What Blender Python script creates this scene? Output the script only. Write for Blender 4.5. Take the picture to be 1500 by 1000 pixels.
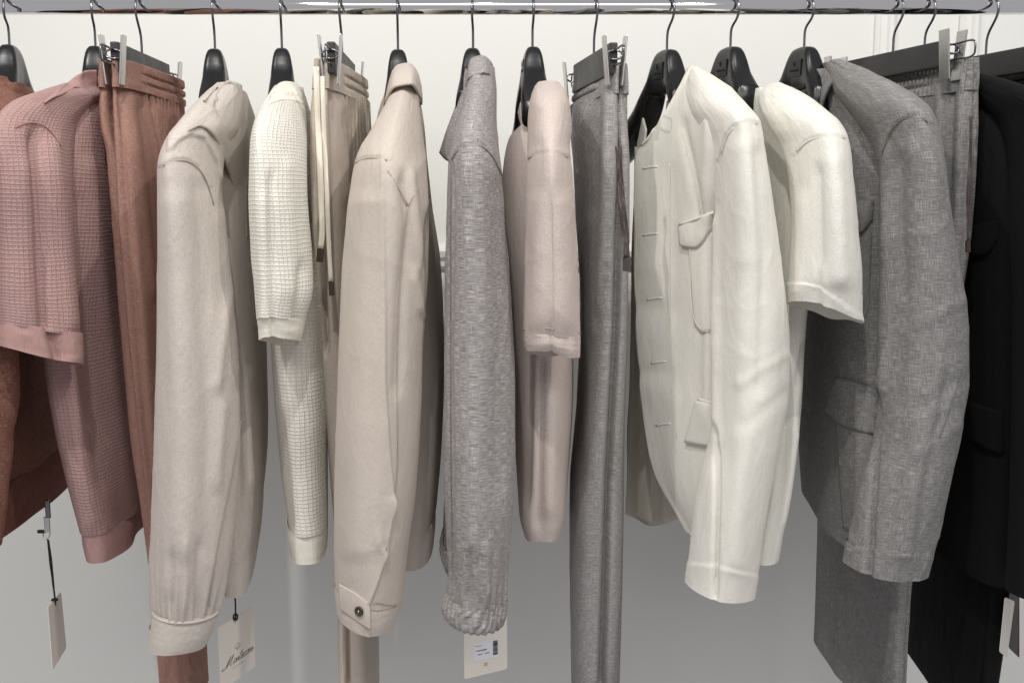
import bpy, math, random
import numpy as np
from mathutils import Vector
random.seed(7); RNG = np.random.RandomState(11)
for o in list(bpy.data.objects): bpy.data.objects.remove(o)
S = bpy.context.scene
COL = S.collection
F = 1458.33            # focal length in photo pixels (35 mm on 36 mm, photo 1500 wide)
ZC = 1.10              # camera height
YR = 1.50              # distance to the rail
YW = 1.97              # distance to the wall
PITCH = math.radians(8.0)   # camera looks slightly down
CP, SP = math.cos(PITCH), math.sin(PITCH)

# ------------------------------------------------------------------ camera, light, exposure
cam = bpy.data.cameras.new('camera'); cam.lens = 35; cam.sensor_width = 36; cam.clip_start = .05; cam.clip_end = 50
co = bpy.data.objects.new('camera', cam); COL.objects.link(co)
co.location = (0, 0, ZC); co.rotation_euler = (math.pi/2-PITCH, 0, 0); S.camera = co
S.render.resolution_x = 1024; S.render.resolution_y = 682
w = bpy.data.worlds.new('World'); S.world = w; w.use_nodes = True
bg = w.node_tree.nodes['Background']; bg.inputs[0].default_value = (.96, .945, 1, 1); bg.inputs[1].default_value = .43
def spot(name, loc, tgt, power, size, color=(1, .98, .955), cone=75, blend=.6):
    l = bpy.data.lights.new(name, 'SPOT'); l.energy = power; l.color = color; l.shadow_soft_size = size
    l.spot_size = math.radians(cone); l.spot_blend = blend
    o = bpy.data.objects.new(name, l); COL.objects.link(o); o.location = loc
    o.rotation_euler = (Vector(tgt) - Vector(loc)).to_track_quat('-Z', 'Y').to_euler(); return o
def area(name, loc, tgt, power, sx, sy, color=(1, .98, .96)):
    l = bpy.data.lights.new(name, 'AREA'); l.energy = power; l.color = color; l.shape = 'RECTANGLE'; l.size = sx; l.size_y = sy
    o = bpy.data.objects.new(name, l); COL.objects.link(o); o.location = loc
    o.rotation_euler = (Vector(tgt) - Vector(loc)).to_track_quat('-Z', 'Y').to_euler(); return o
spot('ceiling_spot', (-1.1, .15, 2.75), (-.55, 1.45, 1.1), 68, .028)
spot('ceiling_spot', (-.15, .05, 2.75), (0, 1.45, 1.05), 70, .028)
spot('ceiling_spot', (1.0, .15, 2.75), (.45, 1.45, 1.1), 68, .028)
area('front_fill', (0, -.9, 2.5), (0, 1.3, .9), 28, 3.0, .7)  # broad fill light added in front to lift the side faces, no actual panel
S.view_settings.view_transform = 'Standard'; S.view_settings.look = 'None'
S.view_settings.exposure = 0; S.view_settings.gamma = 1; S.view_settings.use_curve_mapping = False
S.render.engine = 'CYCLES'

# ------------------------------------------------------------------ helpers
def W(x, y, Y):
    v = (500-y)/F; t = Y/(CP+v*SP)
    return np.array([(x-750)/F*t, Y, ZC+(v*CP-SP)*t])
def lin(c):
    r = []
    for v in c:
        v /= 255.; r.append(v/12.92 if v <= .04045 else ((v+.055)/1.055)**2.4)
    return tuple(r)
def tag(o, label, cat, group=None):
    o['label'] = label; o['category'] = cat
    if group: o['group'] = group
    return o
def empty(name, loc, label, cat, group=None):
    o = bpy.data.objects.new(name, None); COL.objects.link(o); o.location = Vector(loc)
    o.empty_display_size = .05
    return tag(o, label, cat, group)
def link(name, me, mat, parent=None, smooth=True):
    if mat: me.materials.append(mat)
    if smooth: me.polygons.foreach_set('use_smooth', [True]*len(me.polygons))
    o = bpy.data.objects.new(name, me); COL.objects.link(o)
    if parent is not None:
        o.parent = parent
        p = parent; loc = Vector((0, 0, 0))
        while p is not None: loc += p.location; p = p.parent
        o.location = -loc if parent.parent is None else Vector((0, 0, 0))
        if parent.parent is not None: o.location = Vector((0, 0, 0))
    return o
def mesh(name, verts, faces, uvs=None):
    me = bpy.data.meshes.new(name); me.from_pydata([tuple(v) for v in verts], [], faces)
    if uvs is not None:
        uv = me.uv_layers.new(name='UVMap')
        li = np.empty(len(me.loops), dtype=np.int32); me.loops.foreach_get('vertex_index', li)
        uv.data.foreach_set('uv', np.asarray(uvs, dtype=np.float32)[li].ravel())
    me.update(); return me
def pchip(t, P, tn):
    """monotone cubic through rows P (n, ...) at t, evaluated at tn"""
    n = len(t); P = np.asarray(P, float); h = np.diff(t); sh = (n-1,)+(1,)*(P.ndim-1)
    d = np.diff(P, axis=0)/h.reshape(sh); m = np.zeros_like(P)
    m[0] = d[0]; m[-1] = d[-1]
    for i in range(1, n-1):
        w1 = 2*h[i]+h[i-1]; w2 = h[i]+2*h[i-1]; a = d[i-1]; b = d[i]
        ok = a*b > 0
        den = np.where(ok, w1/np.where(a == 0, 1, a)+w2/np.where(b == 0, 1, b), 1)
        m[i] = np.where(ok, (w1+w2)/np.where(den == 0, 1, den), 0)*.6+.4*(a*h[i]+b*h[i-1])/(h[i]+h[i-1])
    k = np.clip(np.searchsorted(t, tn)-1, 0, n-2)
    s = (tn-t[k])/h[k]; sb = s.reshape((-1,)+(1,)*(P.ndim-1)); hb = h[k].reshape(sb.shape)
    return ((2*sb**3-3*sb**2+1)*P[k]+(sb**3-2*sb**2+sb)*hb*m[k]+(-2*sb**3+3*sb**2)*P[k+1]+(sb**3-sb**2)*hb*m[k+1])
def resample(P, n, closed=True):
    Q = np.vstack([P, P[:1]]) if closed else P
    L = np.concatenate([[0], np.cumsum(np.linalg.norm(np.diff(Q, axis=0), axis=1))])
    t = np.linspace(0, L[-1], n, endpoint=not closed)
    return np.stack([np.interp(t, L, Q[:, k]) for k in range(3)], 1)
def vnoise(u, v, pu, seed):
    """value noise, periodic in u with integer period pu"""
    r = np.random.RandomState(seed).rand(pu, 512)
    iu = np.floor(u).astype(int); iv = np.floor(v).astype(int); fu = u-iu; fv = v-iv
    fu = fu*fu*(3-2*fu); fv = fv*fv*(3-2*fv)
    g = lambda a, b: r[a % pu, b % 512]
    return ((g(iu, iv)*(1-fu)+g(iu+1, iv)*fu)*(1-fv)+(g(iu, iv+1)*(1-fu)+g(iu+1, iv+1)*fu)*fv)*2-1
def sellipse(c, a, b, e, n=160):
    """c centre(2), a half axis to far, b half axis sideways; starts at far end, via -b to near"""
    th = np.linspace(0, 2*np.pi, n, endpoint=False)
    ca = np.cos(th); sa = -np.sin(th)
    f = lambda q: np.sign(q)*np.abs(q)**(2./e)
    return c[None]+a[None]*f(ca)[:, None]+b[None]*f(sa)[:, None]
def E(y, xl, xr, Yc=1.29, hd=.06, e=1.65, dr=0, db=0, c=.46, cb=.5):
    """sleeve section, a flattened lens with soft fold edges: pixel edges xl..xr at depth Yc, front fold at fraction c;
    dr = pixels lower at the right edge; db = metres lower at the back"""
    k = Yc/F; l_ = W(xl, y, Yc); r_ = W(xr, y, Yc); w_ = r_[0]-l_[0]; hw = w_/2; cx = (l_[0]+r_[0])/2; hd = hd*1.08
    th = np.linspace(0, 2*np.pi, 200, endpoint=False); f = lambda q: np.sign(q)*np.abs(q)**(2./e)
    ca = f(np.cos(th)); sa = -f(np.sin(th))            # ca: +1 back, -1 front ; sa: -1 left
    ap = l_[0]+w_*np.where(ca < 0, c, cb)
    X = np.where(sa < 0, ap+(ap-l_[0])*sa, ap+(r_[0]-ap)*sa); Y_ = Yc+hd*ca
    z = l_[2] - dr*k*((X-cx)/max(hw, 1e-4)/2+.5) - db*((Y_-Yc)/hd/2+.5)
    return np.column_stack([X, Y_, z])
def B(y, xn, Yn, xf, Yf, th, e=3.2, dz=0, thf=None):
    """body section: near point, far point, half thickness; dz = far end higher by dz"""
    n3 = W(xn, y, Yn); n_ = n3[:2]
    vf = proj(np.array([n3[0], Yf, n3[2]]))[1]; f_ = W(xf, vf, Yf)[:2]
    c = (n_+f_)/2; a = (f_-n_)/2; L = np.linalg.norm(a); p = np.array([a[1], -a[0]])/L
    P = sellipse(c, a, p*th, e)
    q = ((P-c)@(a/L))/L
    if thf is not None:
        k = th+(thf-th)*(q*.5+.5); P = c+np.outer(q*L, a/L)+np.outer(((P-c)@p)/th*k, p)
    z = n3[2] + dz*(q*.5+.5)
    return np.column_stack([P, z])
def proj(P):
    z = P[..., 2]-ZC; d = P[..., 1]*CP-z*SP
    return np.stack([750+P[..., 0]*F/d, 500-(P[..., 1]*SP+z*CP)*F/d], -1)
def normals(V, closed=True):
    if closed: du = np.roll(V, -1, 1)-np.roll(V, 1, 1)
    else: du = np.gradient(V, axis=1)
    dv = np.gradient(V, axis=0)
    N = np.cross(du, dv); N /= np.linalg.norm(N, axis=-1, keepdims=True)+1e-12
    return N
def sm(x): x = np.clip(x, 0, 1); return x*x*(3-2*x)
def fold_disp(V, N, folds):
    px = proj(V); view = V-np.array([0, 0, ZC]); view /= np.linalg.norm(view, axis=-1, keepdims=True)
    face = np.clip(-(N*view).sum(-1)*4+.25, 0, 1)
    d = np.zeros(V.shape[:2])
    for f in folds:
        pts = np.array(f[0], float); amp, wd = f[1], f[2]; kind = f[3] if len(f) > 3 else 'g'
        fade = f[4] if len(f) > 4 else 30
        ax = 0 if kind[0] != 'h' else 1
        o_ = np.argsort(pts[:, 1-ax]); pts = pts[o_]
        t = px[..., 1-ax]; q = px[..., ax]
        c = np.interp(t, pts[:, 1-ax], pts[:, ax])
        g = sm((t-pts[0, 1-ax])/fade+1)*sm((pts[-1, 1-ax]-t)/fade+1)
        x = (q-c)/abs(wd)*(1 if wd > 0 else -1)
        k = kind[-1]
        if k == 'l': p = np.where(x > 0, np.exp(-x), 0)*sm(x*abs(wd)/4.)      # ledge that dies away
        elif k == 's': p = sm(x*.5+.5)                                # lasting step
        else: p = np.exp(-x*x)
        d += amp*p*g*(face if k != 's' else face)
    return d
class Surf: pass
def loft(name, rows, mat, parent, nu=120, nv=140, folds=(), wr=0, wrs=(7, 5), seed=1, hem=.02, topin=False, gather=None, uvs=1., drape=0, extra=None, crease=.0, wave=.0022):
    R = np.stack([resample(r, nu) for r in rows])
    c = R.mean(1); L = np.concatenate([[0], np.cumsum(np.maximum(np.linalg.norm(np.diff(R, axis=0), axis=2).mean(1), 1e-4))])
    tn = np.linspace(0, L[-1], nv)
    V = pchip(L, R, tn)
    N = normals(V)
    if ((V-V.mean(1, keepdims=True))*N).sum() < 0: N = -N; fl = True
    else: fl = False
    per = np.linalg.norm(np.diff(V, axis=1), axis=2).sum(1).mean()
    vl = np.concatenate([[0], np.cumsum(np.linalg.norm(np.diff(V, axis=0), axis=2).mean(1))])
    uu = np.arange(nu)/nu; U, T = np.meshgrid(uu, vl/vl[-1])
    d = np.zeros((nv, nu))
    if wr:
        pu = max(3, int(wrs[0])); q = wrs[1]
        d += .7*wr*(vnoise(U*pu, T*q*.6, pu, seed)+.5*vnoise(U*pu*2+.3, T*q*2+T*U*0, pu*2, seed+1)+.28*vnoise(U*pu*4, T*q*3.3, pu*4, seed+2))
    if drape:
        pu = 5
        d += drape*(vnoise(U*pu, T*1.3, pu, seed+9)+.6*vnoise(U*11, T*1.7+4, 11, seed+10))*sm(T*2.5)
    if gather:    # (pos T, width T, amp, count)
        for gp, gw, ga, gc in gather:
            ph = vnoise(U*9, T*2+3, 9, seed+5)*1.6
            d += ga*np.exp(-((T-gp)/gw)**2)*np.sin(U*gc*2*np.pi+ph*2.5)*(.65+.35*vnoise(U*gc, T*0+1, gc, seed+6))
    if crease:
        for sh, pu, q, k in ((4.3, 5, 6, 1.), (-5.1, 6, 8, .8), (2.2, 10, 13, .5), (-3.0, 13, 17, .35)):
            r = 1-np.abs(vnoise(U*pu+T*sh*pu/5, T*q, pu, seed+40+pu)); m_ = sm(vnoise(U*4, T*4+7, 4, seed+60+pu)*1.2+.25)
            d += crease*.45*k*(r**6)*m_
    if extra is not None: d += extra(U, T, V)
    if len(folds): d += fold_disp(V, N, folds)
    V = V+N*d[..., None]
    if wave: V[..., 2] += wave*(vnoise(U*5, T*0+.5, 5, seed+70)+.5*vnoise(U*12, T*0+.5, 12, seed+71))*sm((vl[-1]-vl)[:, None]/-.05+1)
    N2 = normals(V); N2 = -N2 if fl else N2
    # deepest fine wrinkle must not fold over itself; recompute uv
    uvg = np.stack([U*per*uvs, np.repeat(-vl[:, None], nu, 1)*uvs], -1)
    rowsV = [V[j] for j in range(nv)]; rowsU = [uvg[j] for j in range(nv)]
    if hem:
        b = V[-1]; nb = N2[-1].copy(); nb[:, 2] = 0; nb /= np.linalg.norm(nb, axis=1, keepdims=True)+1e-9
        for off, up in ((0, 0), (.0018, 0), (.0018, 0), (.0034, hem)):
            rowsV.append(b-nb*off+np.array([0, 0, up])); rowsU.append(uvg[-1]+np.array([0, -.002-up]))
    if topin:
        b = V[0]; nb = N2[0].copy(); nb[:, 2] = 0; nb /= np.linalg.norm(nb, axis=1, keepdims=True)+1e-9
        pre = []; preU = []
        for off, up in ((.005, -.03), (.0034, -.008), (.0024, -.0002), (.001, .0006)):
            pre.append(b-nb*off+np.array([0, 0, up])); preU.append(uvg[0]+np.array([0, .001]))
        rowsV = pre+rowsV; rowsU = preU+rowsU
    VV = np.concatenate(rowsV); UU = np.concatenate(rowsU); m = len(rowsV)
    # wrap column duplicated for clean uvs
    G = np.concatenate([np.arange(m*nu).reshape(m, nu), (m*nu+np.arange(m))[:, None]], 1)
    VV = np.vstack([VV, VV.reshape(m, nu, 3)[:, 0]])
    last = UU.reshape(m, nu, 2)[:, 0].copy(); last[:, 0] += per*uvs; UU = np.vstack([UU, last])
    a, b_, c_, d_ = G[:-1, :-1], G[:-1, 1:], G[1:, 1:], G[1:, :-1]
    fc = np.stack([a, b_, c_, d_] if fl else [a, d_, c_, b_], -1)
    if hem:      # separate vertex rows at the rim keep the edge crisp
        keep = np.ones(m-1, bool); keep[m-1-4] = False; keep[m-1-2] = False; fc = fc[keep]
    fc = fc.reshape(-1, 4)
    me = mesh(name, VV, fc.tolist(), UU)
    o = link(name, me, mat, parent)
    # smooth normals across the wrap
    s = Surf(); s.V = V; s.N = N2; s.o = o; s.name = name
    view = V-np.array([0, 0, ZC]); view /= np.linalg.norm(view, axis=-1, keepdims=True)
    msk = ((N2*view).sum(-1) < .12)
    s.P = V[msk]; s.PN = N2[msk]; s.px = proj(s.P)
    return s
def sheet(name, rows, mat, parent, nu=40, nv=30, th=.0016, wr=0, wrs=(5, 4), seed=3, folds=(), uvs=1.):
    """open sheet: rows of (x, y, Y) pixel/depth points (same count), thick"""
    R = np.stack([np.array([W(*p) for p in r]) for r in rows])
    def param(Q):
        L = np.concatenate([[0], np.cumsum(np.maximum(np.linalg.norm(np.diff(Q, axis=0), axis=2).mean(1), 1e-5))]); return L
    La = param(R)
    V = pchip(La, R, np.linspace(0, La[-1], nv)) if len(R) > 2 else R[0]+(R[1]-R[0])*np.linspace(0, 1, nv)[:, None, None]
    Q = np.swapaxes(V, 0, 1); Lb = param(Q)
    V = pchip(Lb, Q, np.linspace(0, Lb[-1], nu)) if Q.shape[0] > 2 else Q[0]+(Q[1]-Q[0])*np.linspace(0, 1, nu)[:, None, None]
    V = np.swapaxes(V, 0, 1)
    N = normals(V, False)
    view = V-np.array([0, 0, ZC]); sgn = -np.sign((N*view).sum()); N = N*sgn
    U, T = np.meshgrid(np.linspace(0, 1, nu), np.linspace(0, 1, nv))
    d = np.zeros((nv, nu))
    if wr: d += wr*(vnoise(U*wrs[0], T*wrs[1], 64, seed)+.5*vnoise(U*wrs[0]*2, T*wrs[1]*2, 64, seed+1))
    if len(folds): d += fold_disp(V, N, folds)
    V = V+N*d[..., None]
    N = normals(V, False)*sgn
    Bk = V-N*th
    n = nu*nv; VV = np.vstack([V.reshape(-1, 3), Bk.reshape(-1, 3)])
    uv = np.stack([U*Lb[-1]*uvs, -T*La[-1]*uvs], -1).reshape(-1, 2); UU = np.vstack([uv, uv])
    G = np.arange(n).reshape(nv, nu)
    q = lambda a, b, c, d: np.stack([a, b, c, d], -1).reshape(-1, 4)
    f1 = q(G[:-1, :-1], G[:-1, 1:], G[1:, 1:], G[1:, :-1])
    if sgn < 0: f1 = f1[:, ::-1]
    f2 = f1[:, ::-1]+n
    ring = np.concatenate([G[0, :], G[1:, -1], G[-1, -2::-1], G[-2:0:-1, 0]])
    r2 = np.roll(ring, -1)
    f3 = q(ring, ring+n, r2+n, r2)
    if sgn < 0: f3 = f3[:, ::-1]
    me = mesh(name, VV, np.vstack([f1, f2, f3]).tolist(), UU)
    o = link(name, me, mat, parent)
    s = Surf(); s.V = V; s.N = N; s.o = o; s.P = V.reshape(-1, 3); s.PN = N.reshape(-1, 3); s.px = proj(s.P)
    return s
def attach(s, pts, k=3.0):
    pts = np.asarray(pts, float); out = []; nn = []
    ss = s if isinstance(s, (list, tuple)) else [s]
    P = np.concatenate([q.P for q in ss]); PN = np.concatenate([q.PN for q in ss]); px = np.concatenate([q.px for q in ss])
    for p in pts:
        d2 = ((px-p)**2).sum(1)
        idx = np.argpartition(d2, 24)[:24]
        # keep the nearest layer
        i0 = idx[np.argmin(d2[idx])]
        near = idx[np.abs(P[idx, 1]-P[i0, 1]) < .02]
        x0 = px[near]-p; kk = max(k, math.sqrt(d2[idx].min())*1.0)
        wt = np.exp(-(x0**2).sum(1)/kk**2)+1e-9; wt /= wt.sum()
        A = (P[near]*wt[:, None]).sum(0); B_ = (PN[near]*wt[:, None]).sum(0); B_ /= np.linalg.norm(B_)
        # put it on the exact ray point with the averaged depth
        A = W(p[0], p[1], A[1]); out.append(A); nn.append(B_)
    return np.array(out), np.array(nn)
def tube(name, P, r, mat, parent, n=6, closed=False, flat=None):
    """tube along points; flat=(normals, factor) squashes it towards the surface"""
    P = np.asarray(P, float); m = len(P); T = np.gradient(P, axis=0)
    if closed: T = np.roll(P, -1, 0)-np.roll(P, 1, 0)
    T /= np.linalg.norm(T, axis=1, keepdims=True)+1e-12
    up = np.array([0, 0, 1.]) if abs(T[0][2]) < .9 else np.array([1., 0, 0])
    verts = []; a = np.cross(T[0], up); a /= np.linalg.norm(a)
    rr = np.broadcast_to(np.asarray(r, float), (m,))
    for i in range(m):
        if flat is not None:
            b = flat[0][i]-T[i]*np.dot(flat[0][i], T[i]); b /= np.linalg.norm(b)+1e-9; a = np.cross(T[i], b); kb = flat[1]
        else:
            a = a-T[i]*np.dot(a, T[i]); a /= np.linalg.norm(a)+1e-9; b = np.cross(T[i], a); kb = 1
        for j in range(n):
            t = 2*np.pi*j/n; verts.append(P[i]+rr[i]*(a*math.cos(t)+b*kb*math.sin(t)))
    faces = []
    for i in range(m if closed else m-1):
        i2 = (i+1) % m
        for j in range(n): faces.append((i*n+j, i*n+(j+1) % n, i2*n+(j+1) % n, i2*n+j))
    if not closed: faces += [tuple(range(n))[::-1], tuple((m-1)*n+j for j in range(n))]
    L = np.concatenate([[0], np.cumsum(np.linalg.norm(np.diff(P, axis=0), axis=1))])
    uv = [(j*.002, L[i]) for i in range(m) for j in range(n)]
    return link(name, mesh(name, verts, faces, uv), mat, parent)
def drape(name, rows, surfs, lift, mat, parent, **k):
    """sheet laid over other cloth: pixel rows take their depth from the surfaces below"""
    out = []
    for r in rows:
        P, N = attach(surfs, r, 6); out.append([(x, y, p[1]-lift) for (x, y), p in zip(r, P)])
    return sheet(name, out, mat, parent, **k)
def spline(pts, n):
    pts = np.asarray(pts, float); L = np.concatenate([[0], np.cumsum(np.linalg.norm(np.diff(pts, axis=0), axis=1))])
    return pchip(L, pts, np.linspace(0, L[-1], n)) if len(pts) > 2 else pts[0]+(pts[1]-pts[0])*np.linspace(0, 1, n)[:, None]
def smooth1(A, k=2):
    for _ in range(k): A[1:-1] = (A[:-2]+2*A[1:-1]+A[2:])/4
    return A
def seam(s, path, mat, parent, r=.0009, name='seam', lift=.0016, n=None):
    p = spline(path, n or max(8, int(sum(math.dist(path[i], path[i+1]) for i in range(len(path)-1))/7)))
    P, N = attach(s, p, 3); P = smooth1(P, 4); N = smooth1(N, 4)
    return tube(name, P+N*lift, r, mat, parent, 6, False, (N, .6))
def patch(s, top, bot, mat, parent, name, lift=.002, th=.0022, nu=16, nv=14, puff=.0, uvs=1., local=False, back=.004, smooth=2, fit=0, clear=90):
    """fabric piece lying on surface s between two pixel polylines (top, bottom)"""
    t = spline(top, nu); b = spline(bot, nu)
    Q = t[None]+(b-t)[None]*np.linspace(0, 1, nv)[:, None, None]
    P, N = attach(s, Q.reshape(-1, 2), 7); P = P.reshape(nv, nu, 3); N = N.reshape(nv, nu, 3)
    if fit:
        a_, b_ = np.meshgrid(np.linspace(-1, 1, nu), np.linspace(-1, 1, nv))
        A = np.stack([(a_**i*b_**j).ravel() for i in range(fit+1) for j in range(fit+1-i)], 1)
        cf = np.linalg.lstsq(A, P[..., 1].ravel(), rcond=None)[0]; Yf = (A@cf)
        Yf -= np.percentile(Yf-P[..., 1].ravel(), clear)
        P = np.array([W(q[0], q[1], yy) for q, yy in zip(Q.reshape(-1, 2), Yf)]).reshape(nv, nu, 3)
        N = normals(P, False); vw = P-np.array([0, 0, ZC]); N = N*(-np.sign((N*vw).sum(-1, keepdims=True)))
    for _ in range(smooth):
        Pn = P.copy(); Pn[1:-1] = (P[:-2]+2*P[1:-1]+P[2:])/4; P = Pn; Pn = P.copy(); Pn[:, 1:-1] = (P[:, :-2]+2*P[:, 1:-1]+P[:, 2:])/4; P = Pn
    Nm = N.mean((0, 1)); Nm /= np.linalg.norm(Nm)
    if local:
        for _ in range(4):
            N[1:-1] = (N[:-2]+2*N[1:-1]+N[2:])/4; N[:, 1:-1] = (N[:, :-2]+2*N[:, 1:-1]+N[:, 2:])/4
        Nm = N/np.linalg.norm(N, axis=-1, keepdims=True)
    uu, vv = np.meshgrid(np.linspace(0, 1, nu), np.linspace(0, 1, nv))
    bump = puff*np.sin(uu*np.pi)**.6*np.sin(vv*np.pi)**.6
    Fr = P+Nm*(lift+th+bump)[..., None]
    Bk = P-Nm*back
    n = nu*nv; G = np.arange(n).reshape(nv, nu)
    q = lambda a, b, c, d: np.stack([a, b, c, d], -1).reshape(-1, 4)
    f1 = q(G[:-1, :-1], G[1:, :-1], G[1:, 1:], G[:-1, 1:])
    ring = np.concatenate([G[0, :], G[1:, -1], G[-1, -2::-1], G[-2:0:-1, 0]]); r2 = np.roll(ring, -1)
    # edge ring pulled in a little for a rounded edge
    f3 = q(ring, r2, r2+n, ring+n)
    sx = np.linalg.norm(P[0, -1]-P[0, 0]); sy = np.linalg.norm(P[-1, 0]-P[0, 0])
    uv = np.stack([uu*sx*uvs, -vv*sy*uvs], -1).reshape(-1, 2)
    me = mesh(name, np.vstack([Fr.reshape(-1, 3), Bk.reshape(-1, 3)]), np.vstack([f1, f3]).tolist(), np.vstack([uv, uv]))
    o = link(name, me, mat, parent)
    q_ = Surf(); q_.V = Fr; q_.o = o; q_.P = Fr.reshape(-1, 3); q_.PN = np.broadcast_to(Nm, Fr.shape).reshape(-1, 3); q_.px = proj(q_.P)
    return q_
def boxmesh(name, c, ax, ay, az, mat, parent, bev=.0):
    """box centred at c with half-axis vectors; optional bevel"""
    import bmesh
    c = np.array(c, float); ax, ay, az = (np.array(v, float) for v in (ax, ay, az))
    vs = [c+sx*ax+sy*ay+sz*az for sx in (-1, 1) for sy in (-1, 1) for sz in (-1, 1)]
    fs = [(0, 1, 3, 2), (4, 6, 7, 5), (0, 4, 5, 1), (2, 3, 7, 6), (0, 2, 6, 4), (1, 5, 7, 3)]
    me = mesh(name, vs, fs)
    bm = bmesh.new(); bm.from_mesh(me); bmesh.ops.recalc_face_normals(bm, faces=bm.faces)
    if bev: bmesh.ops.bevel(bm, geom=bm.edges[:], offset=bev, segments=2, affect='EDGES', profile=.6)
    bm.to_mesh(me); bm.free()
    return link(name, me, mat, parent, False)

# ------------------------------------------------------------------ materials
def nt(name):
    m = bpy.data.materials.new(name); m.use_nodes = True; return m, m.node_tree.nodes, m.node_tree.links, m.node_tree.nodes['Principled BSDF']
def plain(name, rgb, rough=.5, metal=0, noise=0, nscale=30, bump=0, spec=.5, coat=0):
    m, N, L, b = nt(name); c = rgb
    b.inputs['Base Color'].default_value = (*c, 1); b.inputs['Roughness'].default_value = rough; b.inputs['Metallic'].default_value = metal
    b.inputs['Specular IOR Level'].default_value = spec
    if noise or bump:
        tc = N.new('ShaderNodeTexCoord'); n = N.new('ShaderNodeTexNoise'); n.inputs['Scale'].default_value = nscale; n.inputs['Detail'].default_value = 5
        L.new(tc.outputs['Object'], n.inputs['Vector'])
        if noise:
            mx = N.new('ShaderNodeMapRange'); mx.inputs[3].default_value = rough-noise; mx.inputs[4].default_value = rough+noise
            L.new(n.outputs[0], mx.inputs[0]); L.new(mx.outputs[0], b.inputs['Roughness'])
        if bump:
            bp = N.new('ShaderNodeBump'); bp.inputs['Strength'].default_value = bump; bp.inputs['Distance'].default_value = .001
            L.new(n.outputs[0], bp.inputs['Height']); L.new(bp.outputs[0], b.inputs['Normal'])
    return m
def math_n(N, L, op, a, b=None, clamp=False):
    n = N.new('ShaderNodeMath'); n.operation = op; n.use_clamp = clamp
    for i, v in enumerate((a, b)):
        if v is None: continue
        if isinstance(v, (int, float)): n.inputs[i].default_value = v
        else: L.new(v, n.inputs[i])
    return n.outputs[0]
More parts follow.
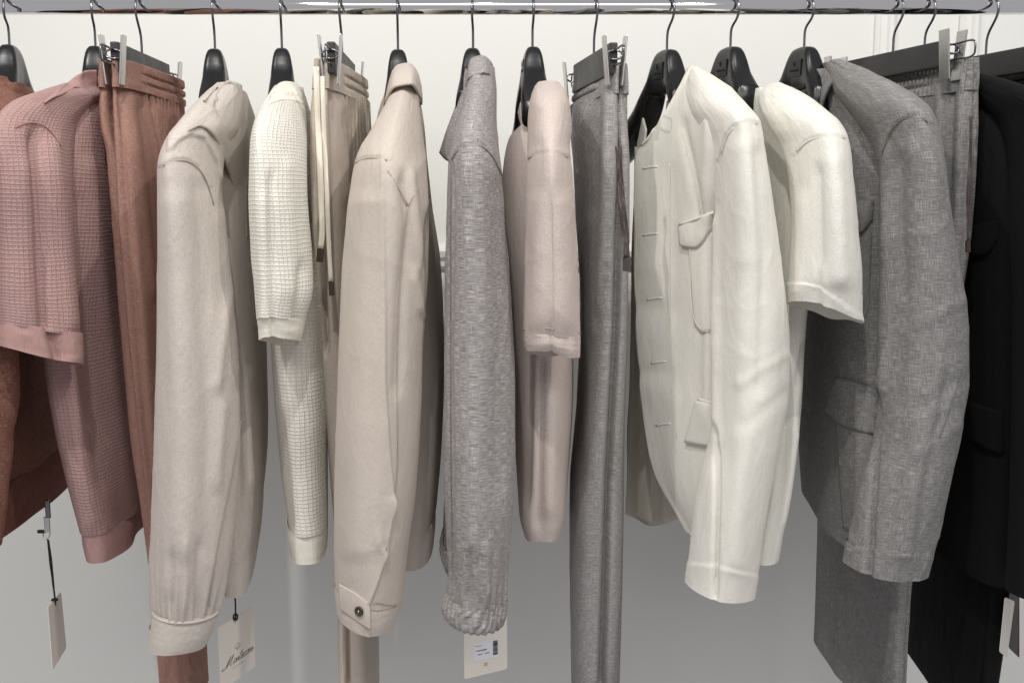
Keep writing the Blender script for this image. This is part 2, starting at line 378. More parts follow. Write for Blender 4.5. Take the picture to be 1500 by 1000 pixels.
def fabric(name, rgb, kind='linen', contrast=.25, bump=.5, pitch=1150, slub=85, sheen=.25, tint=None, mottle=.05, crumple=.36, wa=1.):
    """woven or knitted cloth on a UV map in metres"""
    m, N, L, b = nt(name)
    uv = N.new('ShaderNodeUVMap'); uv.uv_map = 'UVMap'
    def stretched(su, sv, detail=2, rough=.6):
        mp = N.new('ShaderNodeMapping'); mp.inputs['Scale'].default_value = (su, sv, 1); L.new(uv.outputs[0], mp.inputs[0])
        n = N.new('ShaderNodeTexNoise'); n.noise_dimensions = '2D'; n.inputs['Scale'].default_value = 1; n.inputs['Detail'].default_value = detail; n.inputs['Roughness'].default_value = rough
        L.new(mp.outputs[0], n.inputs['Vector']); return n.outputs[0]
    sep = N.new('ShaderNodeSeparateXYZ'); L.new(uv.outputs[0], sep.inputs[0])
    c = np.array(lin(rgb)); dark = np.clip(c*(1-contrast), 0, 1); light = np.clip(c+(np.array([.85, .83, .8])-c)*contrast*.75, 0, 1)
    if tint is not None: light = np.array(lin(tint))
    if kind in ('linen', 'plain', 'twill'):
        a = stretched(pitch*1.25, slub*1.5, 1); d = stretched(slub*1.5, pitch*1.25, 1); fn = stretched(pitch*1.1, pitch*.75, 1)
        v = math_n(N, L, 'MULTIPLY', math_n(N, L, 'ADD', math_n(N, L, 'ADD', math_n(N, L, 'MULTIPLY', a, wa), d), math_n(N, L, 'MULTIPLY', fn, .7)), 1/(1.7+wa))
        # sparse thick yarns
        s1 = stretched(pitch*.9, 26, 0); s2 = stretched(26, pitch*.9, 0)
        sl_ = math_n(N, L, 'MAXIMUM', s1, s2)
        sl_ = math_n(N, L, 'MULTIPLY', math_n(N, L, 'SUBTRACT', sl_, .68, True), .45)
        v = math_n(N, L, 'ADD', v, sl_)
        h = v
        if kind == 'twill':
            q = math_n(N, L, 'ADD', math_n(N, L, 'MULTIPLY', sep.outputs[0], 2000.), math_n(N, L, 'MULTIPLY', sep.outputs[1], 2700.))
            tw = math_n(N, L, 'SINE', q); h = math_n(N, L, 'ADD', math_n(N, L, 'MULTIPLY', tw, .07), v)
            v = math_n(N, L, 'ADD', v, math_n(N, L, 'MULTIPLY', tw, .045))
    elif kind == 'jersey':
        a = stretched(620, 330, 2, .7); v = a; h = a
    elif kind == 'waffle':
        a = stretched(500, 500, 2)
        wp = stretched(22, 22, 2); wq = stretched(17, 26, 2)
        ux = math_n(N, L, 'ADD', sep.outputs[0], math_n(N, L, 'MULTIPLY', wp, .006)); uy = math_n(N, L, 'ADD', sep.outputs[1], math_n(N, L, 'MULTIPLY', wq, .006))
        su = math_n(N, L, 'ABSOLUTE', math_n(N, L, 'SINE', math_n(N, L, 'MULTIPLY', ux, math.pi/.0058)))
        sv = math_n(N, L, 'ABSOLUTE', math_n(N, L, 'SINE', math_n(N, L, 'MULTIPLY', uy, math.pi/.0054)))
        # raised double bars between deep vertical channels
        cu = math_n(N, L, 'SUBTRACT', 1.0, math_n(N, L, 'POWER', math_n(N, L, 'SUBTRACT', 1.0, su), 3.0))
        bar = math_n(N, L, 'POWER', sv, .6)
        bar2 = math_n(N, L, 'ABSOLUTE', math_n(N, L, 'SINE', math_n(N, L, 'MULTIPLY', uy, 2*math.pi/.0054)))
        h = math_n(N, L, 'MULTIPLY', cu, math_n(N, L, 'ADD', bar, math_n(N, L, 'MULTIPLY', bar2, .35)))
        h = math_n(N, L, 'ADD', h, math_n(N, L, 'MULTIPLY', a, .25)); v = a
    elif kind == 'rib':
        a = stretched(900, 60, 2)
        s_ = math_n(N, L, 'ABSOLUTE', math_n(N, L, 'SINE', math_n(N, L, 'MULTIPLY', sep.outputs[0], math.pi/.0024)))
        h = math_n(N, L, 'ADD', s_, math_n(N, L, 'MULTIPLY', a, .3)); v = a
    r = N.new('ShaderNodeValToRGB'); L.new(v, r.inputs[0])
    el = r.color_ramp.elements; el[0].position = .36; el[0].color = (*dark, 1); el[1].position = .66; el[1].color = (*light, 1)
    e = el.new(.5); e.color = (*c, 1)
    col = r.outputs[0]
    if mottle:
        big = stretched(9, 5, 4, .6)
        mr = N.new('ShaderNodeMapRange'); mr.inputs[1].default_value = .3; mr.inputs[2].default_value = .7; mr.inputs[3].default_value = 1-mottle; mr.inputs[4].default_value = 1+mottle
        L.new(big, mr.inputs[0])
        vm = N.new('ShaderNodeVectorMath'); vm.operation = 'SCALE'; L.new(col, vm.inputs[0]); L.new(mr.outputs[0], vm.inputs['Scale']); col = vm.outputs[0]
    L.new(col, b.inputs['Base Color'])
    b.inputs['Roughness'].default_value = .88; b.inputs['Specular IOR Level'].default_value = .25
    b.inputs['Sheen Weight'].default_value = sheen; b.inputs['Sheen Roughness'].default_value = .5
    b.inputs['Sheen Tint'].default_value = (*np.clip(c*1.2, 0, 1), 1)
    bp = N.new('ShaderNodeBump'); bp.inputs['Strength'].default_value = bump
    bp.inputs['Distance'].default_value = {'waffle': .0008, 'rib': .0010, 'jersey': .0008}.get(kind, .0009)
    cr1 = stretched(46, 13, 4, .62); cr2 = stretched(150, 60, 3, .6)
    bp0 = N.new('ShaderNodeBump'); bp0.inputs['Strength'].default_value = crumple; bp0.inputs['Distance'].default_value = .0055
    L.new(math_n(N, L, 'ADD', cr1, math_n(N, L, 'MULTIPLY', cr2, .25)), bp0.inputs['Height']); L.new(bp0.outputs[0], bp.inputs['Normal'])
    L.new(h, bp.inputs['Height']); L.new(bp.outputs[0], b.inputs['Normal'])
    if c.mean() > .2:
        tr = N.new('ShaderNodeBsdfTranslucent'); L.new(col, tr.inputs[0]); L.new(bp.outputs[0], tr.inputs['Normal'])
        mx = N.new('ShaderNodeMixShader'); mx.inputs[0].default_value = .16
        L.new(b.outputs[0], mx.inputs[1]); L.new(tr.outputs[0], mx.inputs[2]); L.new(mx.outputs[0], N['Material Output'].inputs['Surface'])
    return m
M = {}
M['wall'] = plain('wall_paint', lin((222, 222, 216)), .9, noise=.05, nscale=60, bump=.05, spec=.1)
M['chrome'] = plain('chrome', (.80, .80, .79), .05, 1, noise=.03, nscale=25)
M['wire'] = plain('dark_chrome_wire', (.20, .20, .21), .22, 1)
M['clip'] = plain('clip_metal', (.60, .59, .57), .32, 1, noise=.08, nscale=40)
M['plastic'] = plain('black_plastic', (.006, .006, .0065), .30, noise=.12, nscale=45, bump=.12, spec=.45)
M['wood'] = plain('black_bar', (.028, .027, .025), .5, noise=.15, nscale=30, bump=.1)
M['black_cord'] = plain('black_cord', (.008, .008, .008), .7)
M['card'] = plain('tag_card', lin((222, 216, 205)), .7, bump=.05, nscale=300)
M['label'] = plain('label_paper', lin((222, 222, 226)), .5)
M['ink'] = plain('ink', (.02, .018, .016), .6)
M['ink_soft'] = plain('brown_ink', (.10, .075, .05), .6)
M['gold'] = plain('gold_foil', (.75, .55, .25), .35, .8)
M['red'] = plain('red_card_edge', (.20, .006, .006), .6)
M['brown'] = fabric('brown_linen', (116, 74, 58), 'linen', .20, .5, crumple=.25)
M['brown_rib'] = fabric('brown_rib', (104, 60, 48), 'rib', .08, .4)
M['pink'] = fabric('pink_waffle', (184, 149, 144), 'waffle', .10, .9)
M['pink_rib'] = fabric('pink_rib', (184, 147, 141), 'rib', .06, .35)
M['rust'] = fabric('rust_linen', (160, 120, 106), 'twill', .20, .5, crumple=.22)
M['sand'] = fabric('sand_linen', (209, 199, 189), 'twill', .22, .5, crumple=.26)
M['sand_rib'] = fabric('sand_rib', (212, 203, 192), 'rib', .05, .3)
M['ivory_knit'] = fabric('ivory_waffle', (240, 236, 224), 'waffle', .05, .9)
M['ivory_rib'] = fabric('ivory_rib', (240, 235, 222), 'rib', .04, .3)
M['oat'] = fabric('oat_linen', (198, 186, 172), 'twill', .16, .4)
M['stone'] = fabric('stone_twill', (206, 195, 183), 'plain', .14, .4, pitch=1200, slub=120, crumple=.26)
M['greige'] = fabric('grey_linen_twill', (148, 142, 139), 'twill', .38, .6, pitch=1200, slub=55, tint=(214, 210, 207), wa=.4, crumple=.28)
M['blush'] = fabric('blush_jersey', (208, 194, 185), 'jersey', .13, .4)
M['slate'] = fabric('taupe_grey_linen', (147, 144, 141), 'twill', .30, .5, pitch=1250, slub=60, wa=.5, crumple=.25, tint=(192, 190, 188))
M['white'] = fabric('white_linen', (236, 233, 222), 'plain', .09, .55, pitch=1000, slub=70, crumple=.26)
M['cream'] = fabric('cream_cotton', (236, 234, 224), 'jersey', .09, .6)
M['grey'] = fabric('mid_grey_linen', (126, 124, 122), 'linen', .28, .5, pitch=1250, slub=45, tint=(174, 172, 169), wa=.75, crumple=.3)
M['black'] = fabric('black_linen', (9, 9, 10), 'linen', .2, .4, sheen=.0, tint=(17, 17, 19))
M['lining'] = fabric('olive_lining', (214, 207, 190), 'plain', .06, .2)
M['cord'] = fabric('ivory_cord', (236, 229, 212), 'rib', .05, .3)
M['purple_cord'] = fabric('dusky_cord', (70, 60, 60), 'rib', .1, .3)
M['thread'] = plain('dark_thread', (.05, .045, .04), .8)
M['horn'] = plain('dark_horn_button', (.045, .035, .022), .28, noise=.1, nscale=90)
def thr(name, rgb): return plain(name, lin(rgb), .9)
M['t_sand'] = thr('sand_seam', (160, 148, 136)); M['t_stone'] = thr('stone_seam', (172, 158, 142)); M['t_grey'] = thr('grey_seam', (104, 103, 102))
M['t_greige'] = thr('greige_seam', (120, 112, 110)); M['t_white'] = thr('white_seam', (220, 216, 204)); M['t_rust'] = thr('rust_seam', (120, 76, 60))
M['t_blush'] = thr('blush_seam', (180, 160, 150)); M['t_black'] = thr('black_seam', (10, 10, 12)); M['t_pink'] = thr('pink_seam', (160, 112, 104)); M['t_slate'] = thr('slate_seam', (98, 92, 88))

# ------------------------------------------------------------------ setting: wall with mouldings
def struct(o): o['kind'] = 'structure'; return o
def wall():
    z0, z1 = .0, 2.6
    me = mesh('wall', [(-3, YW, z0), (3, YW, z0), (3, YW, z1), (-3, YW, z1), (-3, YW+.1, z0), (3, YW+.1, z0), (3, YW+.1, z1), (-3, YW+.1, z1)],
              [(0, 1, 2, 3), (5, 4, 7, 6), (4, 0, 3, 7), (1, 5, 6, 2), (3, 2, 6, 7), (4, 5, 1, 0)])
    wl = struct(link('wall', me, M['wall'], None, False))
    # profile: list of (across, proud) swept along
    def mould(name, p0, p1, prof, across):
        p0 = np.array(p0); p1 = np.array(p1); across = np.array(across); pr = np.array([0, -1., 0])
        V = [p+across*a+pr*b for p in (p0, p1) for a, b in prof]; n = len(prof)
        fs = [(i, i+1, n+i+1, n+i) for i in range(n-1)]
        o = link(name, mesh(name, V, fs), M['wall'], None, False); o.parent = wl; return o
    prof = [(-.020, -.002), (-.020, .006), (-.016, .010), (-.012, .010), (-.010, .006), (.002, .006), (.006, .012), (.012, .014), (.018, .010), (.020, .004), (.020, -.002)]
    for px in (1295, 1418):
        x = W(px, 60, YW)[0]
        mould('panel_moulding', (x, YW, W(0, 300, YW)[2]), (x, YW, 2.6), prof, (1, 0, 0))
    zr = W(0, 376, YW)[2]
    mould('chair_rail', (-3, YW, zr), (3, YW, zr), [(-.024, -.002), (-.024, .008), (-.018, .014), (-.008, .016), (0, .024), (.012, .028), (.018, .024), (.021, .014), (.024, .012), (.024, -.002)], (0, 0, 1))
wall()

# ------------------------------------------------------------------ rail
RZ = W(0, 10.5, YR)[2]; RR = .0112
def rail():
    r = empty('clothes_rail', (0, YR, RZ), 'polished chrome rail running along the top, all hangers hook over it', 'rail')
    th = np.linspace(0, 2*np.pi, 64, endpoint=False); xs = [-2.2, 2.2]
    V = [(x, YR+RR*math.cos(t), RZ+RR*math.sin(t)) for x in xs for t in th]
    fs = [(i, (i+1) % 64, 64+(i+1) % 64, 64+i) for i in range(64)]+[tuple(range(64))[::-1], tuple(range(64, 128))]
    link('tube', mesh('tube', V, fs), M['chrome'], r)
rail()

# ------------------------------------------------------------------ hangers
def frame(px, yaw, y=72):
    o = W(px, y, YR); a = math.radians(yaw); s = np.array([math.sin(a), -math.cos(a), 0]); t = np.array([math.cos(a), math.sin(a), 0])
    return o, s, t
def hook(o, s, parent, px_top=None):
    """wire: stem, bend towards the camera, over the rail, tip behind"""
    top = np.array([o[0], YR, RZ]); rr = RR+.0022+.006
    z = np.array([0, 0, 1.])
    pts = [o-z*.01, o, o+z*.018, o+z*.024+s*.001]
    C = np.array([o[0], YR, RZ+RR+.0021-rr])          # arc centre so that the inside rests on the rail top
    for a in np.radians(np.linspace(-28, 178, 26)): pts.append(C+s*rr*math.cos(a)*1.0+z*rr*math.sin(a))
    P = spline(pts, 70)
    return tube('hook', P, .00185, M['wire'], parent, 8)
def logo(parent, c, s, t, z, w, side=1):
    """embossed plate with a diamond and a slanted script stroke on the hanger's cheek"""
    nrm = t*side
    boxmesh('logo_plate', c, s*w, z*w*.78, nrm*.0009, M['plastic'], parent, .0007)
    b = c+nrm*.0012
    d = [b+z*w*.60, b+s*w*.16+z*w*.38, b+z*w*.16, b-s*w*.16+z*w*.38]
    tube('logo_diamond', np.array(d), .0005, M['plastic'], parent, 5, True)
    q = np.linspace(-1, 1, 40); sc = side
    P = np.array([b+s*(k*w*.72)+z*(w*(-.2)+w*.10*math.sin(k*17)*(1 if abs(k) < .85 else 1.6)) for k in q])
    tube('logo_script', P, .0006, M['plastic'], parent, 5)
    P = np.array([b+s*(k*w*.5)-z*w*.52 for k in (-1, 0, 1)]); tube('logo_line', P, .0004, M['plastic'], parent, 5)
def coat_hanger(px, yaw, label, y=72, near=.145, far=.18, logo_side=0, wide=1., plateau=.028):
    o, s, t = frame(px, yaw, y); z = np.array([0, 0, 1.])
    h = empty('coat_hanger', o, label, 'hanger', 'black moulded coat hangers on the rail')
    ns = 81; q = np.concatenate([np.linspace(-far, near, ns)])
    A = np.abs(q)
    q_ = np.maximum(A-.014, 0)
    drop = .0012*(A/.014)**2*(A < .014)+(A >= .014)*.0012+.085*(1-np.exp(-q_/.05))*sm(q_/.02)+.28*q_
    low = np.maximum(.064, drop+.040)
    th = (.0135+.0075*sm((A-.008)/.05)+.005*sm((A-.06)/.12))*wide
    fw = .020*(A/.21)**2        # arms sweep forward a little
    n = 28; rows = []
    for i in range(ns):
        hh = (low[i]-drop[i])/2; zc = -(low[i]+drop[i])/2
        a = np.linspace(0, 2*np.pi, n, endpoint=False)
        f = lambda v: np.sign(v)*np.abs(v)**(2/3.4)
        tt = f(np.cos(a))*th[i]; zz = f(np.sin(a))*hh
        tt = tt*(1-.10*(zz/hh))
        rows.append(o+np.outer(np.full(n, q[i]), s)+np.outer(tt, t)+np.outer(zz+zc, z))
    V = np.concatenate(rows); G = np.arange(ns*n).reshape(ns, n); G2 = np.roll(G, -1, 1)
    fs = np.stack([G[:-1], G2[:-1], G2[1:], G[1:]], -1).reshape(-1, 4).tolist()+[tuple(G[0])[::-1], tuple(G[-1])]
    me = mesh('body', V, fs)
    import bmesh
    bm = bmesh.new(); bm.from_mesh(me); bmesh.ops.recalc_face_normals(bm, faces=bm.faces); bm.to_mesh(me); bm.free()
    b = link('body', me, M['plastic'], h)
    hook(o, s, h)
    if logo_side:
        logo(h, o-z*.031+t*logo_side*.0142+s*(-.001), s, t, z, .0155, logo_side)
    return h
def clip_hanger(px, yaw, label, y=88, near=.155, far=.155, bh=.021, bl=.12, near_clip=.13, far_clip=.13):
    o, s, t = frame(px, yaw, y); z = np.array([0, 0, 1.])
    h = empty('trouser_hanger', o, label, 'hanger', 'black bar trouser hangers with metal clips')
    boxmesh('bar', o-z*bh, s*bl, t*.0055, z*bh, M['wood'], h, .002)
    hook(o, s, h)
    for sg, end, cp in ((1, near, near_clip), (-1, far, far_clip)):
        # wire loop that carries the clip
        a = o+s*sg*(bl-.012)-z*(bh-.010); b = o+s*sg*(bl-.012)-z*(bh+.010)
        e = o+s*sg*(end)-z*(bh-.010); g = o+s*sg*(end)-z*(bh+.010)
        P = spline([a, a+(e-a)*.5, e-s*sg*.004, e-z*.003, g+z*.003, g-s*sg*.004, b+(g-b)*.5, b], 60)
        tube('clip_wire', P, .0014, M['wire'], h, 7)
        c = o+s*sg*cp-z*bh
        for sd in (-1, 1):
            pl = boxmesh('clip_plate', c+t*sd*.0120-z*.004, s*.0095, t*.0012, z*.033+t*sd*.0030, M['clip'], h, .0009)
        P = np.array([c+t*.011*math.cos(a)+z*(.004+.006*math.sin(a)) for a in np.linspace(0, 2*np.pi, 20, endpoint=False)])
        tube('clip_spring', P, .0015, M['wire'], h, 6, True)
    return h
coat_hanger(14, 12, 'black coat hanger at the left edge carrying the brown jacket', 66)
coat_hanger(140, 14, 'black coat hanger inside the pink waffle knit polo', 68, near=.045)
clip_hanger(208, 2, 'black bar hanger clipped to the rust trousers', 79, .165, .15, .021, .115, .118, .14)
coat_hanger(315, 11, 'black coat hanger inside the hooded sand jacket', 72, near=.09)
coat_hanger(413, 11, 'black coat hanger inside the ivory waffle knit polo', 71, near=.09)
clip_hanger(501, 2, 'black bar hanger clipped to the oat trousers with ivory drawstring', 79, .165, .15, .021, .115, .118, .14)
coat_hanger(583, 6, 'black coat hanger topped by the stone shirt jacket collar', 73)
coat_hanger(693, -2, 'black coat hanger almost hidden by the speckled grey jacket collar', 71, near=.06)
coat_hanger(780, 4, 'black coat hanger showing in the open neck of the blush tee', 69, near=.08, logo_side=-1)
clip_hanger(870, 9, 'black bar hanger clipped to the taupe grey trousers', 80, .165, .15, .021, .115, .118, .14)
coat_hanger(977, 20, 'black coat hanger with embossed logo above the white jacket', 73, near=.055, logo_side=-1)
coat_hanger(1070, 20, 'black coat hanger with embossed logo above the white tee', 69, near=.055, logo_side=-1)
coat_hanger(1178, 20, 'black coat hanger with embossed logo above the grey linen jacket', 69, near=.055, logo_side=-1)
clip_hanger(1308, 17, 'long black bar hanger clipped to the mid grey trousers', 76, .165, .155, .0175, .108, .123, .14)
coat_hanger(1354, 17, 'black coat hanger behind the grey trousers carrying the black jacket', 75, near=.05)
clip_hanger(1444, 17, 'black bar hanger at the right edge carrying the black trousers', 80, .165, .155, .0175, .108, .123, .14)

# ------------------------------------------------------------------ garments
def garment(name, px, y, label, cat): return empty(name, W(px, y, YR), label, cat)
def arc(y, xl, xr, Y, hd, n=60, dr=0):
    a = np.linspace(0, 2*np.pi, n, endpoint=False); k = Y/F; l_ = W(xl, y, Y); r_ = W(xr, y, Y)
    return np.array([[(l_[0]+r_[0])/2+(r_[0]-l_[0])/2*math.cos(t), Y-hd*math.sin(t), l_[2]-dr*k*(math.cos(t)/2+.5)] for t in a])

# 1 ---- brown jacket cut by the left edge
g = garment('brown_jacket', 12, 780, 'dark brown linen jacket with ribbed hem at the left edge, behind the pink polo', 'jacket')
b1 = loft('body', [B(118, -6, 1.44, 22, 1.55, .030), B(135, -30, 1.40, 50, 1.60, .036), B(160, -60, 1.36, 80, 1.66, .036), B(200, -80, 1.33, 100, 1.70, .036),
     B(400, -80, 1.33, 98, 1.70, .030), B(600, -70, 1.34, 98, 1.70, .030), B(740, -60, 1.35, 98, 1.71, .026, dz=.010)], M['brown'], g, 120, 120, wr=.002, drape=.006, seed=21)
loft('hem_rib', [B(738, -60, 1.35, 97, 1.71, .0265, dz=.010), B(760, -60, 1.35, 98, 1.712, .0275, dz=.010), B(816, -56, 1.35, 98, 1.71, .024, dz=.010)], M['brown_rib'], g, 120, 24, wr=.0012, seed=22)
loft('sleeve', [E(130, -30, 12, 1.42, .05), E(165, -80, 36, 1.36, .08), E(200, -100, 38, 1.32, .08), E(260, -112, 22, 1.30, .07), E(330, -110, 9, 1.30, .06), E(450, -105, 15, 1.30, .06),
     E(540, -104, 21, 1.30, .06), E(650, -100, 13, 1.30, .055), E(740, -92, 5, 1.30, .05), E(800, -80, -3, 1.30, .045)], M['brown'], g, 110, 120, wr=.004, wrs=(8, 9), seed=23, crease=.005)
sheet('collar', [[(-25, 112, 1.42), (0, 112, 1.44), (18, 115, 1.47), (34, 125, 1.53)], [(-40, 128, 1.40), (-2, 126, 1.42), (28, 132, 1.46), (52, 142, 1.55)], [(-44, 142, 1.39), (-2, 142, 1.405), (32, 148, 1.45), (62, 160, 1.57)]], M['brown'], g, 30, 20, wr=.001)

# 2 ---- pink polo
g = garment('pink_polo', 130, 825, 'pink waffle knit polo with plain collar and ribbed sleeve ends, beside the rust trousers', 'polo shirt')
loft('body', [B(128, 122, 1.46, 150, 1.58, .030), B(150, 108, 1.40, 190, 1.64, .034), B(190, 92, 1.37, 208, 1.70, .036), B(300, 85, 1.36, 212, 1.72, .036), B(520, 86, 1.36, 212, 1.72, .035),
     B(620, 101, 1.37, 213, 1.72, .035), B(700, 117, 1.38, 215, 1.72, .034), B(784, 134, 1.40, 218, 1.72, .030)], M['pink'], g, 160, 150, drape=.006, seed=31,
     folds=[([(128, 250), (150, 420), (178, 640), (196, 760)], .006, 12), ([(108, 300), (128, 520), (150, 700)], -.005, 14), ([(104, 560), (122, 700), (132, 760)], .006, 10)])
loft('hem_rib', [B(781, 134, 1.40, 218, 1.72, .0295), B(800, 137, 1.402, 219, 1.72, .030), B(826, 142, 1.404, 220, 1.72, .027)], M['pink_rib'], g, 160, 20,
     extra=lambda U, T, V: .004*T*np.sin(U*2*np.pi*5+1), seed=32)
sl = [E(126, 96, 142, 1.46, .035, c=0.4), E(140, 78, 142, 1.41, .07, c=0.4), E(158, 40, 118, 1.37, .085, c=0.4), E(180, 24, 100, 1.34, .09, c=0.4), E(205, 19, 94, 1.32, .085, c=0.4), E(260, 15, 96, 1.30, .07, c=0.4), E(350, 10, 102, 1.30, .062, c=0.4), E(420, 6, 108, 1.30, .060, c=0.4), E(463, 3, 112, 1.30, .058, dr=12, db=.03, c=0.4)]
ff = [([(52, 205), (58, 300), (62, 400), (66, 470)], -.013, 9), ([(80, 220), (92, 330), (104, 470)], .005, 12), ([(35, 250), (32, 470)], .003, 16)]
s2 = loft('sleeve', sl, M['pink'], g, 150, 150, wr=.0010, wrs=(9, 4), seed=33, folds=ff, hem=0)
loft('sleeve_rib', [E(459, 3, 112, 1.30, .059, dr=12, db=.03, c=0.42), E(474, 2, 113.5, 1.30, .060, dr=16, db=.034, c=0.42), E(490, 1, 115, 1.30, .060, dr=24, db=.036, c=0.42)], M['pink_rib'], g, 150, 18, seed=33, wr=.0010, wrs=(9, 4),
     folds=[([(66, 430), (72, 470), (88, 520)], -.014, 9), ([(104, 430), (112, 520)], .005, 12)])
drape('collar', [[(66, 147), (84, 132), (104, 117), (124, 105), (142, 103)], [(66, 149), (84, 136), (103, 124), (122, 115), (143, 124)], [(65, 151), (84, 140), (100, 132), (114, 128), (144, 147)]], [s2], .006, M['pink_rib'], g, nu=44, nv=24, th=.003)
seam(s2, [(22, 188), (45, 178), (70, 188), (88, 215)], M['t_pink'], g, .0009)

# 3/6/10/14/16 ---- trousers
def trousers(name, label, mat, smat, rows, folds, wrows, wfolds, parts, px, seed, gather_u=None, nu=320, wr=.0010):
    g = garment(name, px, 990, label, 'trousers')
    def pleat(U, T, V):
        k = sm((V[..., 1]-V[..., 1].min())/(np.ptp(V[..., 1]))*5-.9)
        ph = 3*vnoise(U*10, T*3, 10, seed+3)
        return k*(.0034*np.exp(-T/.05)+.0022*np.exp(-T/.16))*np.sin(U*2*np.pi*34+ph)
    L = loft('legs', rows, mat, g, nu, 220, extra=pleat, folds=folds, crease=.002, wr=wr, wrs=(9, 6), seed=seed, drape=.003)
    def ruff(U, T, V):
        # elastic gathers on the side away from the camera end
        k = sm((V[..., 1]-V[..., 1].min())/(np.ptp(V[..., 1]))*5-.9)
        ch = np.exp(-((T[..., ]-.36)/.05)**2)+np.exp(-((T-.68)/.05)**2)
        return k*(.0026*np.sin(U*2*np.pi*72+2.6*vnoise(U*12, T*2, 12, seed))*(1-.6*np.clip(ch, 0, 1))-.0034*ch)
    Wb = loft('waistband', wrows, mat, g, 420, 44, folds=wfolds, wr=.0007, wrs=(8, 3), seed=seed+1, extra=ruff, hem=.008, topin=True)
    return g, L, Wb
def belt_loop(s, path, mat, g, w=.0042):
    P, N = attach(s, spline(path, 14), 5); P = smooth1(P, 3); Nm = N.mean(0); Nm /= np.linalg.norm(Nm)
    return tube('belt_loop', P+Nm*.0022, w, mat, g, 8, False, (np.broadcast_to(Nm, P.shape), .35))
# rust
g, L, Wb = trousers('rust_trousers', 'rust linen trousers with gathered waist, clipped between the pink polo and the sand jacket', M['rust'], M['t_rust'],
    [B(122, 159, 1.385, 256, 1.67, .019, e=4), B(160, 160, 1.38, 257, 1.68, .024, e=4), B(230, 172, 1.375, 262, 1.70, .026, e=4), B(400, 186, 1.385, 265, 1.70, .026, e=4), B(600, 203, 1.40, 266, 1.68, .024, e=4),
     B(850, 236, 1.42, 280, 1.64, .024, e=4), B(1060, 255, 1.43, 290, 1.60, .025, e=4)],
    [([(156, 90), (159, 180), (166, 330), (181, 500), (204, 700), (232, 1000)], -.026, 4.5), ([(178, 130), (183, 260), (196, 420), (215, 640), (236, 800)], -.006, 6), ([(192, 150), (205, 260), (222, 420)], .004, 7),
     ([(208, 165), (222, 270), (234, 420)], -.004, 6), ([(226, 170), (238, 260)], .004, 7), ([(258, 880), (272, 1000)], -.005, 9)],
    [B(85, 158, 1.383, 257, 1.66, .0205, e=4.5), B(105, 158, 1.382, 257, 1.67, .0225, e=4.5), B(127, 159, 1.380, 257, 1.675, .0235, e=4.5)],
    [([(156, 60), (157, 150)], -.026, 4), ([(179, 60), (182, 150)], -.004, 4)], None, 208, 41)
belt_loop(Wb, [(174, 92), (175, 120), (177, 143)], M['rust'], g); belt_loop(Wb, [(213, 120), (214, 140), (215, 156)], M['rust'], g)
# oat
g, L, Wb = trousers('oat_trousers', 'oat linen trousers with two ivory drawstrings, next to the ivory polo', M['oat'], M['t_sand'],
    [B(122, 469, 1.385, 528, 1.67, .017, e=4), B(165, 467, 1.38, 530, 1.68, .020, e=4), B(230, 468, 1.375, 532, 1.70, .022, e=4), B(400, 474, 1.385, 532, 1.70, .022, e=4), B(600, 488, 1.40, 530, 1.68, .022, e=4),
     B(850, 508, 1.42, 536, 1.64, .024, e=4), B(1060, 512, 1.43, 540, 1.60, .025, e=4)],
    [([(468, 90), (468, 300), (476, 500)], -.022, 4.5), ([(486, 130), (490, 250), (488, 420)], -.005, 5), ([(500, 160), (506, 280)], .004, 6), ([(512, 165), (518, 270)], -.004, 6), ([(506, 840), (508, 1000)], -.020, 4), ([(530, 880), (533, 1000)], .004, 8)],
    [B(85, 470, 1.385, 528, 1.66, .0165, e=4), B(105, 470, 1.384, 528, 1.67, .018, e=4), B(130, 469, 1.382, 529, 1.675, .0195, e=4)],
    [([(468, 60), (468, 150)], -.024, 4.5), ([(487, 60), (489, 150)], -.004, 4)], None, 500, 45)
belt_loop(Wb, [(484, 92), (486, 125), (488, 150)], M['oat'], g)
def cord(pts, wpx, mat, tipmat, g, tiplen=24, Y=1.35):
    p = spline(pts, 40); n = len(p); w = wpx/2*Y/F
    P = np.array([W(x, y, Y-.003*math.sin(i*.35)) for i, (x, y) in enumerate(p)])
    N = np.tile(np.array([[.25, -.97, 0]]), (n, 1)); N += np.array([[.35*math.sin(i*.22), 0, 0] for i in range(n)])
    N /= np.linalg.norm(N, axis=1, keepdims=True)
    c = tube('drawstring', P, w, mat, g, 10, False, (N, .22))
    q = p[-1]; dirn = (p[-1]-p[-4])/np.linalg.norm(p[-1]-p[-4])
    a = W(q[0], q[1], Y); b = W(*(q+dirn*tiplen), Y)
    ax = (b-a)/2; sx = np.cross(ax, [0, 1, 0]); sx /= np.linalg.norm(sx)
    boxmesh('cord_tip', (a+b)/2, sx*w*1.08, ax, np.array([0, 1, 0])*.0022, tipmat, g, .0008)
cord([(463, 98), (466, 180), (470, 280), (472, 340), (470, 364)], 9, M['cord'], M['horn'], g, 20)
cord([(472, 112), (475, 200), (479, 290), (482, 360), (485, 412)], 7, M['cord'], M['horn'], g, 21, 1.353)

